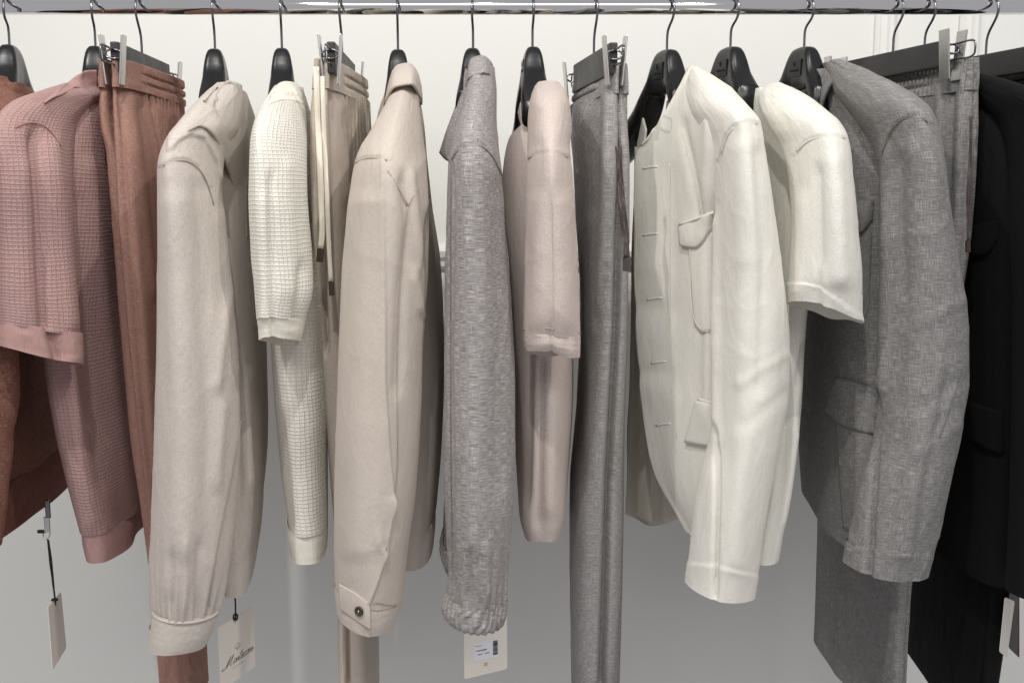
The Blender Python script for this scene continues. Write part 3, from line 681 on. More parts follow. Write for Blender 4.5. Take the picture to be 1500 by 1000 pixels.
# 4 ---- sand jacket
g = garment('sand_jacket', 315, 955, 'hooded sand linen jacket with long ribbed cuff, left of the ivory polo', 'jacket')
bd = loft('body', [B(128, 325, 1.45, 340, 1.56, .026), B(160, 312, 1.42, 352, 1.64, .034), B(230, 312, 1.40, 362, 1.70, .036), B(330, 318, 1.38, 368, 1.72, .032), B(520, 332, 1.375, 372, 1.72, .030), B(700, 346, 1.38, 372, 1.72, .030), B(770, 343, 1.38, 370, 1.71, .030, dz=.04), B(826, 340, 1.38, 370, 1.70, .026, dz=.06)], M['sand'], g, 200, 240, seed=51, drape=.004, wr=.001,
     folds=[([(352, 520), (350, 650), (356, 790)], -.006, 6), ([(364, 560), (366, 700)], .004, 8)])
loft('hem_rib', [B(823, 340, 1.38, 370, 1.70, .0255, dz=.06), B(842, 341, 1.382, 371, 1.70, .0265, dz=.06), B(876, 342, 1.382, 371, 1.70, .024, dz=.06)], M['sand_rib'], g, 130, 18, seed=52)
sl = [E(124, 318, 354, 1.45, .035, c=0.5), E(150, 296, 352, 1.41, .065, c=0.5), E(185, 270, 344, 1.37, .085, c=0.5), E(210, 252, 330, 1.345, .09, c=0.5), E(240, 241, 322, 1.325, .085, c=0.5), E(300, 237, 324, 1.305, .07, c=0.5), E(400, 235, 334, 1.30, .062, c=0.5), E(520, 233, 348, 1.30, .062, c=0.5), E(640, 229, 352, 1.30, .060, c=0.5), E(760, 224, 344, 1.30, .056, c=0.5), E(840, 221, 333, 1.30, .05, c=0.5), E(880, 224, 324, 1.30, .043, c=0.5), E(893, 228, 318, 1.30, .040, dr=6, c=0.5)]
s4 = loft('sleeve', sl, M['sand'], g, 220, 330, wr=.0016, wrs=(8, 5), seed=53, hem=0, gather=[(.985, .045, .0030, 22), (.93, .06, .0012, 14)],
     crease=.0018, folds=[([(250, 224), (262, 209), (278, 200), (296, 205), (316, 240), (340, 320)], .005, -30, 'hl', 6), ([(236, 246), (252, 235), (272, 234), (290, 245), (306, 276)], .0026, -12, 'hl', 8), ([(262, 200), (290, 216), (318, 226)], 0, 5), ([(318, 560), (338, 420), (326, 320)], .004, 8), ([(255, 300), (262, 500), (270, 800)], .004, 22), ([(292, 280), (300, 420), (305, 640), (300, 800)], -.004, 16), ([(318, 700), (326, 600)], .004, 9),
            ([(252, 820), (250, 880)], -.004, 6), ([(272, 800), (270, 885)], .004, 6), ([(292, 810), (288, 890)], -.004, 6)])
loft('cuff', [E(886, 228, 318, 1.30, .038, dr=6, e=2.0), E(895, 226, 318, 1.30, .039, dr=6, e=2.0), E(912, 223, 314, 1.30, .038, dr=5, e=2.0), E(930, 220, 307, 1.30, .036, dr=4, e=2.0), E(942, 218, 301, 1.30, .034, dr=3, e=2.0)], M['sand_rib'], g, 130, 40, wr=.0006, seed=54, hem=.03)
seam(s4, [(240, 243), (252, 235), (272, 234), (290, 245), (303, 268), (312, 300)], M['t_sand'], g)
seam(s4, [(352, 615), (342, 680), (332, 730), (320, 790), (310, 850), (305, 888)], M['t_sand'], g, .0008)
tube('cuff_seam', arc(890, 227, 319, 1.30, .0425, 60, 6), .0022, M['sand'], g, 6, True)
# hood lying over the shoulder, two layers
drape('hood', [[(300, 148), (319, 126), (337, 119), (351, 131), (357, 153)], [(292, 162), (312, 148), (334, 156), (352, 188), (361, 232)], [(284, 178), (304, 170), (326, 190), (346, 246), (363, 308)], [(277, 191), (295, 184), (316, 202), (340, 262), (364, 350)]], [s4, bd], .008, M['sand'], g, nu=70, nv=50, th=.003, wr=.0008)

# 5 ---- ivory polo
g = garment('ivory_polo', 415, 825, 'ivory waffle knit polo with short sleeve, between the sand jacket and the oat trousers', 'polo shirt')
loft('body', [B(132, 412, 1.46, 430, 1.58, .024), B(165, 398, 1.41, 444, 1.64, .026), B(230, 400, 1.39, 450, 1.70, .025), B(400, 424, 1.345, 452, 1.70, .040), B(520, 431, 1.345, 450, 1.70, .042, thf=.028), B(620, 436, 1.35, 452, 1.70, .041, thf=.028), B(700, 440, 1.36, 454, 1.70, .038, thf=.026), B(784, 447, 1.36, 456, 1.70, .033, thf=.024)], M['ivory_knit'], g, 150, 150, seed=61, drape=.004,
     folds=[([(430, 560), (440, 700), (446, 780)], .005, 12), ([(412, 620), (424, 760)], -.004, 9)])
loft('hem_rib', [B(781, 447, 1.36, 456, 1.70, .0325, thf=.024), B(800, 448, 1.36, 457, 1.70, .0330, thf=.024), B(827, 450, 1.36, 458, 1.70, .0300, thf=.024)], M['ivory_rib'], g, 130, 18, seed=62, wr=.0008)
s5 = loft('sleeve', [E(128, 402, 444, 1.46, .03, c=0.4), E(145, 396, 446, 1.42, .06, c=0.4), E(172, 384, 446, 1.37, .08, c=0.4), E(205, 375, 447, 1.335, .085, c=0.4), E(240, 371, 448, 1.315, .078, c=0.4), E(300, 368, 450, 1.30, .066, c=0.4), E(370, 370, 456, 1.30, .06, c=0.4), E(420, 375, 458, 1.30, .058, c=0.4), E(455, 379, 446, 1.30, .056, dr=4, db=.024, c=0.4)], M['ivory_knit'], g, 150, 140, seed=63, hem=0, wr=.001,
     folds=[([(398, 270), (398, 380), (400, 470)], -.005, 5), ([(384, 300), (388, 460)], .004, 9), ([(420, 250), (428, 420)], .003, 14), ([(442, 400), (436, 470)], -.006, 8)])
loft('sleeve_rib', [E(452, 379, 446, 1.30, .0565, dr=4, db=.024, c=0.4), E(470, 380.5, 443, 1.30, .052, dr=3, db=.024, c=0.4), E(484, 381.5, 439, 1.30, .050, dr=2, db=.026, c=0.4)], M['ivory_rib'], g, 130, 20, seed=63, wr=.0010, hem=.035,
     folds=[([(399, 440), (402, 500)], -.006, 5)])
drape('collar', [[(398, 140), (406, 124), (418, 119), (432, 121), (442, 131)], [(390, 153), (403, 138), (418, 133), (434, 135), (445, 145)], [(385, 163), (400, 150), (418, 146), (434, 148), (446, 157)]], [s5], .004, M['ivory_rib'], g, nu=40, nv=20, th=.003)

# 7 ---- stone shirt jacket
g = garment('stone_shirt_jacket', 583, 915, 'stone beige shirt jacket with turned collar and one dark button on its cuff', 'jacket')
bd7 = loft('body', [B(120, 585, 1.46, 596, 1.58, .020), B(160, 578, 1.43, 598, 1.66, .030), B(230, 572, 1.40, 600, 1.70, .036), B(300, 574, 1.38, 602, 1.72, .040), B(400, 582, 1.38, 602, 1.72, .052), B(560, 592, 1.36, 602, 1.72, .054), B(700, 594, 1.36, 600, 1.72, .050), B(792, 590, 1.36, 598, 1.70, .046, dz=.02)], M['stone'], g, 130, 140, seed=71, drape=.004, wr=.001)
loft('hem_band', [B(789, 590, 1.36, 598, 1.70, .0465, dz=.02), B(806, 590, 1.36, 598, 1.70, .0475, dz=.02), B(836, 590, 1.36, 598, 1.70, .045, dz=.02)], M['stone'], g, 130, 16, seed=72)
s7 = loft('sleeve', [E(118, 578, 612, 1.46, .03, c=0.6), E(150, 566, 614, 1.42, .06, c=0.6), E(190, 545, 618, 1.375, .085, c=0.6), E(225, 526, 622, 1.345, .09, c=0.6), E(250, 519, 624, 1.325, .086, c=0.6), E(310, 511, 628, 1.305, .072, c=0.6), E(400, 502, 626, 1.30, .064, c=0.6), E(500, 497, 620, 1.30, .062, c=0.6), E(600, 494, 617, 1.30, .062, c=0.6), E(720, 490, 609, 1.30, .060, c=0.6), E(810, 489, 596, 1.30, .056, c=0.6), E(858, 490, 588, 1.30, .050, dr=22, c=0.6)], M['stone'], g, 220, 310, seed=73, hem=0, wr=.0013, wrs=(7, 5),
     crease=.0022, folds=[([(517, 241), (532, 233), (550, 231), (570, 236)], .0026, -12, 'hl', 8), ([(566, 236), (567, 400), (567, 560), (572, 650), (580, 740)], .006, -9, 'l'), ([(592, 270), (598, 330), (588, 420), (582, 560)], -.005, 8), ([(600, 265), (612, 360), (622, 440)], .006, 7), ([(628, 330), (618, 400), (622, 450)], -.007, 6), ([(606, 410), (616, 452), (628, 470)], .005, 6), ([(540, 300), (530, 600), (520, 800)], .004, 24),
            ([(580, 735), (570, 800), (556, 850), (542, 890)], .009, -5, 'l', 15), ([(556, 796), (562, 812)], .004, 6)])
loft('cuff', [E(854, 490, 588, 1.30, .0505, dr=22, c=0.54), E(862, 490, 587.5, 1.30, .0515, dr=23, c=0.54), E(880, 492, 583, 1.30, .051, dr=24, c=0.54), E(893, 494, 578, 1.30, .049, dr=26, c=0.54)], M['stone'], g, 150, 30, seed=74, wr=.0006, hem=.03,
     folds=[([(541, 840), (543, 930)], .007, -3, 'l', 30)])
# overlapping tongue of the cuff with its button
cf = sheet('cuff_tab', [[(496, 855, 1.262), (516, 866, 1.250), (532, 877, 1.243), (541, 884, 1.241)], [(496, 872, 1.262), (516, 884, 1.249), (532, 897, 1.241), (542, 905, 1.239)], [(498, 892, 1.263), (514, 904, 1.251), (530, 915, 1.243), (542, 922, 1.240)]], M['stone'], g, 24, 18, th=.0025)
def button(s, x, y, r, g, mat, nrm=None):
    P, N = attach(s, [(x, y)], 6); p = P[0]; n = N[0]
    a = np.cross(n, [0, 0, 1]); a /= np.linalg.norm(a); b = np.cross(n, a)
    prof = [(0, .0012), (.55, .0012), (.66, .0019), (.80, .0026), (.93, .0024), (1, .0014), (.96, 0)]
    m = 32; V = []; fs = []
    for q, h in prof[1:]:
        for i in range(m):
            t = 2*np.pi*i/m; V.append(p+n*(h+.0010)+(a*math.cos(t)+b*math.sin(t))*r*q)
    V.append(p+n*.0022); c = len(V)-1
    for i in range(m): fs.append((c, i, (i+1) % m))
    for k in range(len(prof)-2):
        for i in range(m): fs.append((k*m+i, (k+1)*m+i, (k+1)*m+(i+1) % m, k*m+(i+1) % m))
    o = link('button', mesh('button', V, fs), mat, g)
    tube('button_thread', np.array([p+n*.0026-b*r*.22, p+n*.0034, p+n*.0026+b*r*.22]), .0007, M['card'], o, 6)
    return o
button(cf, 527, 894, .0067, g, M['horn'])
seam(s7, [(521, 240), (532, 233), (550, 231), (567, 235)], M['t_stone'], g)
seam(s7, [(568, 250), (580, 272), (592, 290), (597, 302)], M['t_stone'], g, .0009)
seam(s7, [(597, 302), (604, 288), (612, 276)], M['t_stone'], g, .0009)
seam(s7, [(597, 302), (590, 360), (584, 440), (581, 560), (582, 660), (577, 740), (565, 806)], M['t_stone'], g, .0007)
seam(s7, [(490, 852), (510, 864), (530, 876), (541, 884)], M['t_stone'], g, .0008)
seam(s7, [(545, 880), (562, 884), (580, 886)], M['t_stone'], g, .0008)
seam(bd7, [(612, 254), (626, 256)], M['t_stone'], g)
sheet('collar', [[(574, 104, 1.44), (582, 95, 1.45), (597, 92, 1.46), (611, 104, 1.50), (616, 120, 1.56)],
                 [(567, 128, 1.41), (578, 110, 1.40), (600, 106, 1.40), (615, 122, 1.45), (619, 140, 1.56)],
                 [(562, 152, 1.40), (576, 127, 1.375), (600, 122, 1.372), (616, 142, 1.43), (619, 154, 1.56)]], M['stone'], g, 44, 28, th=.003)
sheet('collar_stand', [[(576, 112, 1.45), (586, 104, 1.455), (600, 106, 1.46), (609, 118, 1.50)], [(568, 150, 1.43), (582, 136, 1.40), (600, 134, 1.40), (611, 150, 1.46)]], M['stone'], g, 24, 12, th=.002)

# 8 ---- speckled grey jacket
g = garment('speckled_grey_jacket', 693, 915, 'speckled grey jacket with elastic gathered cuff, left of the blush tee', 'jacket')
bd8 = loft('body', [B(110, 695, 1.45, 702, 1.56, .020), B(160, 690, 1.42, 702, 1.66, .028), B(230, 688, 1.40, 702, 1.70, .034), B(400, 686, 1.38, 700, 1.72, .036), B(600, 684, 1.38, 700, 1.72, .038), B(740, 682, 1.38, 698, 1.72, .040), B(815, 680, 1.38, 697, 1.71, .040)], M['greige'], g, 120, 120, seed=81, drape=.005, gather=[(1., .08, .003, 40)])
loft('hem_band', [B(812, 680, 1.38, 697, 1.71, .039), B(828, 680, 1.38, 697, 1.71, .043), B(852, 682, 1.38, 697, 1.71, .037)], M['greige'], g, 220, 22, seed=82, gather=[(.5, .6, .0028, 44)])
s8 = loft('sleeve', [E(100, 686, 724, 1.46, .03, c=0.42), E(135, 682, 727, 1.42, .06, c=0.42), E(175, 672, 728, 1.38, .08, c=0.42), E(215, 662, 731, 1.345, .09, c=0.42), E(250, 657, 735, 1.325, .086, c=0.42), E(320, 653, 740, 1.305, .070, c=0.42), E(430, 651, 748, 1.30, .062, c=0.42), E(550, 650, 755, 1.30, .060, c=0.42), E(680, 651, 755, 1.30, .060, c=0.42), E(780, 655, 749, 1.30, .056, c=0.42), E(840, 658, 745, 1.30, .048, c=0.42), E(872, 656, 743, 1.30, .042, dr=10, c=0.42)], M['greige'], g, 220, 300, seed=83, hem=0, wr=.0016, wrs=(8, 6), gather=[(.985, .035, .0032, 20), (.93, .05, .0014, 13)],
     crease=.0030, folds=[([(658, 240), (672, 218), (688, 212), (706, 214), (722, 232), (738, 262)], .0026, -12, 'hl', 8), ([(662, 260), (660, 500), (662, 800)], -.004, 4), ([(700, 240), (706, 420), (700, 640), (696, 800)], .004, 18), ([(728, 280), (736, 480), (730, 700)], -.003, 14), ([(690, 820), (688, 868)], -.005, 6), ([(712, 810), (714, 868)], .005, 6)])
loft('cuff', [E(868, 655, 743, 1.30, .042, dr=10), E(876, 651, 743, 1.30, .044, dr=12), E(890, 648, 741, 1.30, .044, dr=13), E(900, 650, 738, 1.30, .042, dr=12), E(905, 654, 734, 1.30, .039, dr=11)], M['greige'], g, 240, 40, seed=84, gather=[(.5, .8, .0024, 24)], wr=.0008, hem=.02)
seam(s8, [(663, 234), (672, 218), (688, 212), (706, 214), (722, 232), (734, 258)], M['t_greige'], g)
seam(s8, [(662, 250), (661, 420), (661, 600), (663, 780), (664, 830)], M['t_greige'], g, .0007)
sheet('collar', [[(684, 104, 1.45), (690, 86, 1.455), (704, 81, 1.46), (719, 90, 1.49), (724, 104, 1.54)], [(682, 118, 1.42), (688, 100, 1.41), (706, 97, 1.41), (722, 106, 1.45), (726, 118, 1.54)], [(682, 128, 1.41), (686, 113, 1.395), (704, 106, 1.39), (722, 114, 1.43), (726, 132, 1.54)]], M['greige'], g, 40, 22, th=.003)
sheet('collar_stand', [[(684, 116, 1.42), (700, 106, 1.405), (724, 116, 1.45)], [(683, 140, 1.405), (700, 122, 1.395), (726, 138, 1.44)]], M['greige'], g, 24, 12, th=.002)
sheet('lapel', [[(681, 100, 1.47), (686, 104, 1.45), (692, 112, 1.43)], [(670, 146, 1.45), (679, 150, 1.42), (688, 156, 1.39)], [(654, 190, 1.44), (666, 198, 1.40), (678, 204, 1.36)], [(643, 224, 1.45), (652, 234, 1.42), (664, 240, 1.38)]], M['greige'], g, 24, 30, th=.003)

# 9 ---- blush tee
g = garment('blush_tee', 783, 800, 'blush fine knit crew neck tee with ribbed sleeve end, left of the taupe grey trousers', 't-shirt')
bd9 = loft('body', [B(178, 782, 1.44, 782, 1.54, .016), B(200, 784, 1.42, 781, 1.62, .038), B(235, 787, 1.40, 780, 1.68, .046), B(330, 794, 1.38, 780, 1.71, .052, e=3.4), B(480, 797, 1.36, 782, 1.71, .048, e=2.6), B(600, 798, 1.36, 788, 1.71, .046, e=2.6), B(700, 795, 1.36, 792, 1.71, .042, e=2.6), B(770, 793, 1.37, 793, 1.70, .036, e=4, dz=-.02), B(793, 793, 1.38, 795, 1.69, .027, e=5, dz=-.05)], M['blush'], g, 140, 150, seed=91, drape=.005, wr=.0012,
     wave=.010, folds=[([(792, 540), (789, 640), (790, 760)], -.008, 6), ([(808, 600), (806, 740)], .005, 10), ([(776, 500), (768, 720)], -.006, 7)])
s9 = loft('sleeve', [E(123, 786, 819, 1.46, .035, e=2.2), E(138, 779, 829, 1.425, .06, e=2.2), E(160, 775, 834, 1.39, .08, e=2.2), E(188, 773, 836, 1.37, .084, e=2.0), E(218, 773, 834, 1.345, .088, c=0.5), E(250, 771, 838, 1.325, .084, c=0.5), E(310, 770, 842, 1.305, .068, c=0.5), E(400, 768, 846, 1.30, .06, c=0.5), E(450, 767, 848, 1.30, .057, c=0.5), E(485, 766, 850, 1.30, .046, dr=3, db=.018, c=0.5)], M['blush'], g, 140, 150, seed=93, hem=0, wr=.0010, wrs=(7, 4),
     crease=.0015, folds=[([(770, 236), (786, 225), (802, 222), (818, 224), (836, 233)], .002, -10, 'hl', 8), ([(806, 330), (808, 420), (806, 500)], -.007, 9, 'g', 70), ([(790, 300), (784, 470)], .003, 12), ([(828, 300), (832, 470)], .003, 10), ([(793, 210), (800, 200)], 0, 4)])
loft('sleeve_rib', [E(482, 766, 850, 1.30, .0465, dr=3, db=.018), E(495, 767, 850, 1.30, .0472, dr=5, db=.020), E(509, 769.5, 849, 1.30, .040, dr=8, db=.014)], M['blush'], g, 140, 18, seed=93, wr=.0010, wrs=(7, 4), hem=.03, wave=.005, folds=[([(806, 460), (808, 540)], -.008, 9), ([(838, 480), (838, 530)], .003, 6)])
seam(s9, [(775, 233), (786, 225), (802, 222), (818, 224), (830, 231)], M['t_blush'], g)
seam(s9, [(767, 484), (785, 481), (806, 479), (828, 484), (849, 488)], M['t_blush'], g, .0008)
sheet('neckband', [[(778, 165, 1.44), (783, 142, 1.445), (793, 126, 1.452), (808, 122, 1.47), (816, 130, 1.52)], [(779, 182, 1.425), (786, 156, 1.425), (796, 138, 1.425), (811, 133, 1.445), (820, 142, 1.51)]], M['blush'], g, 40, 12, th=.003)
sheet('neckband', [[(762, 150, 1.50), (764, 165, 1.47), (768, 176, 1.45), (778, 168, 1.435)], [(758, 165, 1.51), (761, 178, 1.47), (768, 190, 1.44), (780, 184, 1.425)]], M['blush'], g, 24, 10, th=.003)

# 10 --- taupe grey trousers (near end on the right)
g, L, Wb = trousers('taupe_grey_trousers', 'taupe grey linen trousers with dusky drawstring, left of the white jacket', M['slate'], M['t_slate'],
    [B(128, 908, 1.385, 850, 1.67, .018, e=4), B(165, 904, 1.38, 852, 1.68, .022, e=4), B(230, 905, 1.375, 856, 1.70, .025, e=4), B(330, 904, 1.38, 860, 1.71, .026, e=4), B(480, 900, 1.39, 868, 1.71, .027, e=4), B(640, 890, 1.40, 866, 1.68, .030, e=4),
     B(760, 882, 1.41, 862, 1.66, .036, e=4), B(860, 880, 1.42, 862, 1.64, .036, e=4), B(1060, 879, 1.43, 862, 1.60, .034, e=4)],
    [([(911, 90), (912, 200), (906, 330), (902, 480), (896, 600), (891, 700), (886, 850), (881, 1000)], -.022, 5), ([(890, 150), (886, 280), (880, 440)], .004, 6), ([(876, 160), (872, 300)], -.004, 5), ([(862, 170), (864, 300), (870, 480)], .004, 6), ([(848, 600), (852, 690)], -.003, 6), ([(850, 850), (846, 960)], .003, 8)],
    [B(92, 912, 1.385, 848, 1.66, .0135, e=4), B(110, 911, 1.384, 848, 1.67, .016, e=4), B(135, 909, 1.382, 849, 1.675, .0195, e=4)],
    [([(914, 60), (912, 160)], -.02, 4)], None, 870, 101)
belt_loop(Wb, [(900, 105), (898, 130), (895, 152)], M['slate'], g); belt_loop(Wb, [(866, 124), (865, 145), (864, 160)], M['slate'], g)
cord([(906, 215), (908, 260), (912, 310), (917, 350), (918, 376)], 11, M['purple_cord'], M['thread'], g, 21, 1.345)

# 11 --- white jacket
g = garment('white_jacket', 985, 870, 'white linen jacket with buttonholes and flap pockets, in front of the white tee', 'jacket')
loft('body', [B(140, 1020, 1.44, 1000, 1.56, .030), B(200, 1046, 1.38, 985, 1.64, .030), B(300, 1060, 1.36, 980, 1.68, .030), B(500, 1062, 1.35, 985, 1.70, .026), B(700, 1060, 1.35, 985, 1.72, .024), B(770, 1058, 1.35, 985, 1.72, .022)], M['white'], g, 120, 120, seed=111, wr=.001)
fp = sheet('front_panel', [[(951, 204, 1.445), (972, 167, 1.43), (995, 124, 1.425), (1012, 97, 1.43), (1030, 108, 1.395), (1060, 150, 1.31)],
                           [(931, 227, 1.465), (959, 219, 1.438), (990, 188, 1.395), (1012, 175, 1.355), (1040, 180, 1.300), (1080, 200, 1.285)],
                           [(929, 262, 1.47), (955, 259, 1.440), (985, 256, 1.400), (1010, 256, 1.360), (1040, 258, 1.315), (1078, 262, 1.29)],
                           [(928, 350, 1.475), (954, 350, 1.440), (985, 350, 1.400), (1010, 350, 1.370), (1040, 350, 1.345), (1078, 350, 1.315)],
                           [(932, 480, 1.475), (956, 480, 1.440), (986, 480, 1.400), (1012, 480, 1.370), (1042, 480, 1.345), (1078, 480, 1.320)],
                           [(942, 610, 1.47), (962, 612, 1.440), (988, 615, 1.400), (1014, 618, 1.370), (1044, 620, 1.345), (1078, 620, 1.325)],
                           [(958, 690, 1.46), (974, 700, 1.435), (994, 710, 1.40), (1018, 716, 1.37), (1046, 720, 1.35), (1078, 720, 1.33)],
                           [(1006, 780, 1.41), (1012, 786, 1.40), (1020, 792, 1.39), (1032, 796, 1.37), (1050, 800, 1.355), (1078, 800, 1.335)]], M['white'], g, 110, 160, th=.003, wr=.0007, wrs=(6, 9), seed=112,
           folds=[([(1000, 190), (1012, 240), (1024, 300), (1028, 320)], -.005, 7), ([(1040, 180), (1036, 260), (1040, 420), (1038, 600)], .006, 9), ([(1060, 230), (1052, 330), (1052, 600)], -.008, 8), ([(950, 650), (962, 690), (992, 748)], .0, 5), ([(985, 260), (988, 560)], -.002, 14), ([(940, 390), (962, 390)], .0014, 22, 'hg'), ([(940, 490), (968, 490)], .0014, 22, 'hg'), ([(940, 570), (976, 570)], .0014, 22, 'hg'), ([(940, 450), (968, 450)], -.002, 14, 'hg'), ([(940, 545), (968, 545)], -.002, 12, 'hg')])
s11 = loft('sleeve', [E(100, 1006, 1022, 1.45, .02, c=0.42), E(118, 1004, 1050, 1.42, .05, c=0.42), E(140, 1006, 1076, 1.385, .075, c=0.42), E(162, 1014, 1096, 1.35, .082, c=0.42), E(182, 1026, 1110, 1.33, .084, c=0.42), E(215, 1040, 1117, 1.315, .076, c=0.42), E(300, 1050, 1131, 1.30, .066, c=0.42), E(400, 1050, 1146, 1.30, .060, c=0.42), E(500, 1048, 1156, 1.30, .058, c=0.42), E(570, 1047, 1154, 1.30, .056, c=0.42), E(640, 1040, 1143, 1.30, .054, c=0.42), E(700, 1024, 1131, 1.30, .052, c=0.42), E(770, 1014, 1119, 1.30, .050, c=0.42), E(835, 1007, 1110, 1.30, .047, c=0.42), E(852, 1004, 1106, 1.30, .046, dr=22, c=0.42)], M['white'], g, 220, 310, seed=113, wr=.0015, wrs=(7, 7), hem=.03,
     crease=.0030, folds=[([(1000, 821), (1048, 826), (1112, 842)], .0022, 26, 'hl', 8), ([(1054, 236), (1063, 202), (1074, 186), (1092, 178), (1115, 184)], .0026, -12, 'hl', 8), ([(1049, 640), (1049, 740), (1048, 860)], -.008, 4), ([(1049, 330), (1050, 500), (1049, 640)], .006, 6), ([(1085, 220), (1090, 400), (1086, 640), (1080, 820)], .004, 16), ([(1110, 230), (1118, 380), (1112, 560)], -.004, 10), ([(1090, 560), (1110, 545), (1150, 520)], .0015, 9, 'hg'), ([(1095, 620), (1120, 600), (1150, 575)], -.0015, 12, 'hg')])
seam([s11], [(1058, 226), (1063, 202), (1074, 186), (1092, 178), (1108, 182)], M['t_white'], g)
seam(fp, [(1000, 192), (1010, 230), (1020, 275), (1027, 314)], M['t_white'], g, .0008)
seam(fp, [(982, 240), (982, 400), (985, 560), (992, 640)], M['t_white'], g, .0006)
sheet('stand_collar', [[(936, 150, 1.60), (940, 170, 1.55), (945, 190, 1.50)], [(932, 222, 1.58), (936, 226, 1.54), (941, 230, 1.50)]], M['white'], g, 26, 14, th=.003)
sheet('front_panel', [[(931, 215, 1.56), (945, 225, 1.53), (1000, 235, 1.50)], [(926, 400, 1.58), (948, 400, 1.55), (1010, 400, 1.50)], [(920, 600, 1.62), (950, 600, 1.58), (1015, 600, 1.52)], [(917, 752, 1.66), (948, 768, 1.60), (1015, 752, 1.53)]], M['lining'], g, 40, 60, th=.002, wr=.003)
for (x, y) in ((952, 245), (952, 343), (958, 437), (964, 530), (971, 621)):
    P, N = attach(fp, spline([(x-10, y+2), (x, y), (x+12, y-1)], 8), 5)
    bh = tube('buttonhole', P+N*.0002, .0014, M['t_white'], g, 6, False, (N, .7))
    tube('slit', P[:5]+N[:5]*.0008, .00042, M['thread'], bh, 5, False, (N[:6], .6))
pk = patch(fp, [(1008, 352), (1028, 345), (1045, 340)], [(1018, 476), (1030, 488), (1046, 484)], M['white'], g, 'chest_pocket', .0005, .0018, puff=.004, nv=24)
seam(pk, [(1012, 360), (1012, 420), (1016, 462), (1026, 484), (1040, 486)], M['t_white'], g, .0007)
fl = patch([fp, pk], [(996, 328), (1022, 320), (1045, 311)], [(999, 358), (1022, 362), (1044, 335)], M['white'], g, 'pocket_flap', .0035, .0028, puff=.003, nv=14)
seam(fl, [(995, 329), (1022, 320), (1046, 311)], M['t_white'], g, .0020, lift=.0005)
fl2 = patch([fp], [(1022, 584), (1036, 588), (1056, 594)], [(1005, 646), (1026, 650), (1056, 655)], M['white'], g, 'pocket_flap', .004, .0026, puff=.002)
seam(fl2, [(1022, 584), (1036, 588), (1056, 594)], M['t_white'], g, .0020, lift=.0005)

# 12 --- white tee
g = garment('white_tee', 1080, 830, 'white cotton tee with short sleeve hanging between the white jacket and the grey jacket', 't-shirt')
loft('body', [B(128, 1130, 1.44, 1090, 1.56, .022), B(165, 1158, 1.39, 1085, 1.64, .034), B(220, 1172, 1.37, 1082, 1.70, .036), B(400, 1170, 1.345, 1085, 1.72, .034), B(500, 1162, 1.345, 1085, 1.72, .034), B(600, 1158, 1.345, 1085, 1.72, .032), B(700, 1146, 1.345, 1085, 1.72, .030), B(780, 1132, 1.345, 1085, 1.72, .028), B(829, 1123, 1.345, 1085, 1.72, .027)], M['cream'], g, 130, 150, seed=121, drape=.003, wr=.001,
     folds=[([(1180, 520), (1170, 560), (1160, 590)], -.005, 6), ([(1152, 620), (1142, 740), (1132, 820)], -.005, 8), ([(1166, 640), (1152, 760)], .004, 7)])
s12 = loft('sleeve', [E(124, 1122, 1144, 1.45, .025, c=0.44), E(140, 1114, 1172, 1.415, .06, c=0.44), E(165, 1120, 1206, 1.37, .08, c=0.44), E(190, 1134, 1230, 1.34, .084, c=0.44), E(215, 1148, 1239, 1.325, .08, c=0.44), E(260, 1158, 1245, 1.31, .072, c=0.44), E(330, 1161, 1253, 1.30, .066, c=0.44), E(400, 1156, 1260, 1.30, .064, c=0.44), E(418, 1154, 1263, 1.30, .055, dr=30, db=.022, c=0.44), E(432, 1153, 1265, 1.30, .050, dr=40, db=.012, c=0.44)], M['cream'], g, 150, 140, seed=123, wr=.0010, wrs=(7, 4), hem=.035,
     crease=.0015, wave=.006, folds=[([(1164, 228), (1180, 207), (1200, 200), (1220, 199), (1242, 205)], .002, -12, 'hl', 8), ([(1150, 411), (1180, 413), (1203, 422), (1230, 442), (1268, 470)], .0025, 20, 'hl', 8), ([(1198, 260), (1200, 360), (1203, 450)], -.006, 7), ([(1220, 240), (1232, 400)], .004, 14), ([(1176, 300), (1172, 420)], .004, 10), ([(1203, 400), (1208, 470)], .005, 6)])
seam(s12, [(1168, 222), (1180, 207), (1200, 200), (1220, 199), (1236, 203)], M['t_white'], g)
sheet('neckband', [[(1102, 152, 1.50), (1112, 138, 1.47), (1124, 127, 1.455), (1136, 124, 1.45), (1148, 128, 1.47)], [(1096, 172, 1.49), (1106, 156, 1.455), (1121, 142, 1.43), (1138, 136, 1.42), (1152, 139, 1.45)]], M['cream'], g, 36, 12, th=.003)

# 13 --- grey linen jacket
g = garment('grey_linen_jacket', 1200, 840, 'mid grey linen jacket with flap pockets and full sleeve, right of the white tee', 'jacket')
b13 = loft('body', [B(100, 1214, 1.46, 1196, 1.56, .026), B(135, 1252, 1.42, 1196, 1.62, .036), B(180, 1292, 1.37, 1192, 1.68, .046), B(250, 1304, 1.35, 1190, 1.71, .052), B(400, 1308, 1.345, 1186, 1.72, .050), B(600, 1300, 1.345, 1186, 1.72, .046), B(740, 1288, 1.35, 1188, 1.72, .042), B(812, 1282, 1.35, 1192, 1.72, .040)], M['grey'], g, 150, 150, seed=131, drape=.004, wr=.0014,
     crease=.0018, folds=[([(1290, 236), (1290, 240)], 0, 9), ([(1248, 180), (1254, 300), (1256, 420)], .004, 12), ([(1286, 240), (1282, 330), (1288, 460)], -.006, 9), ([(1262, 170), (1270, 270)], -.004, 9)])
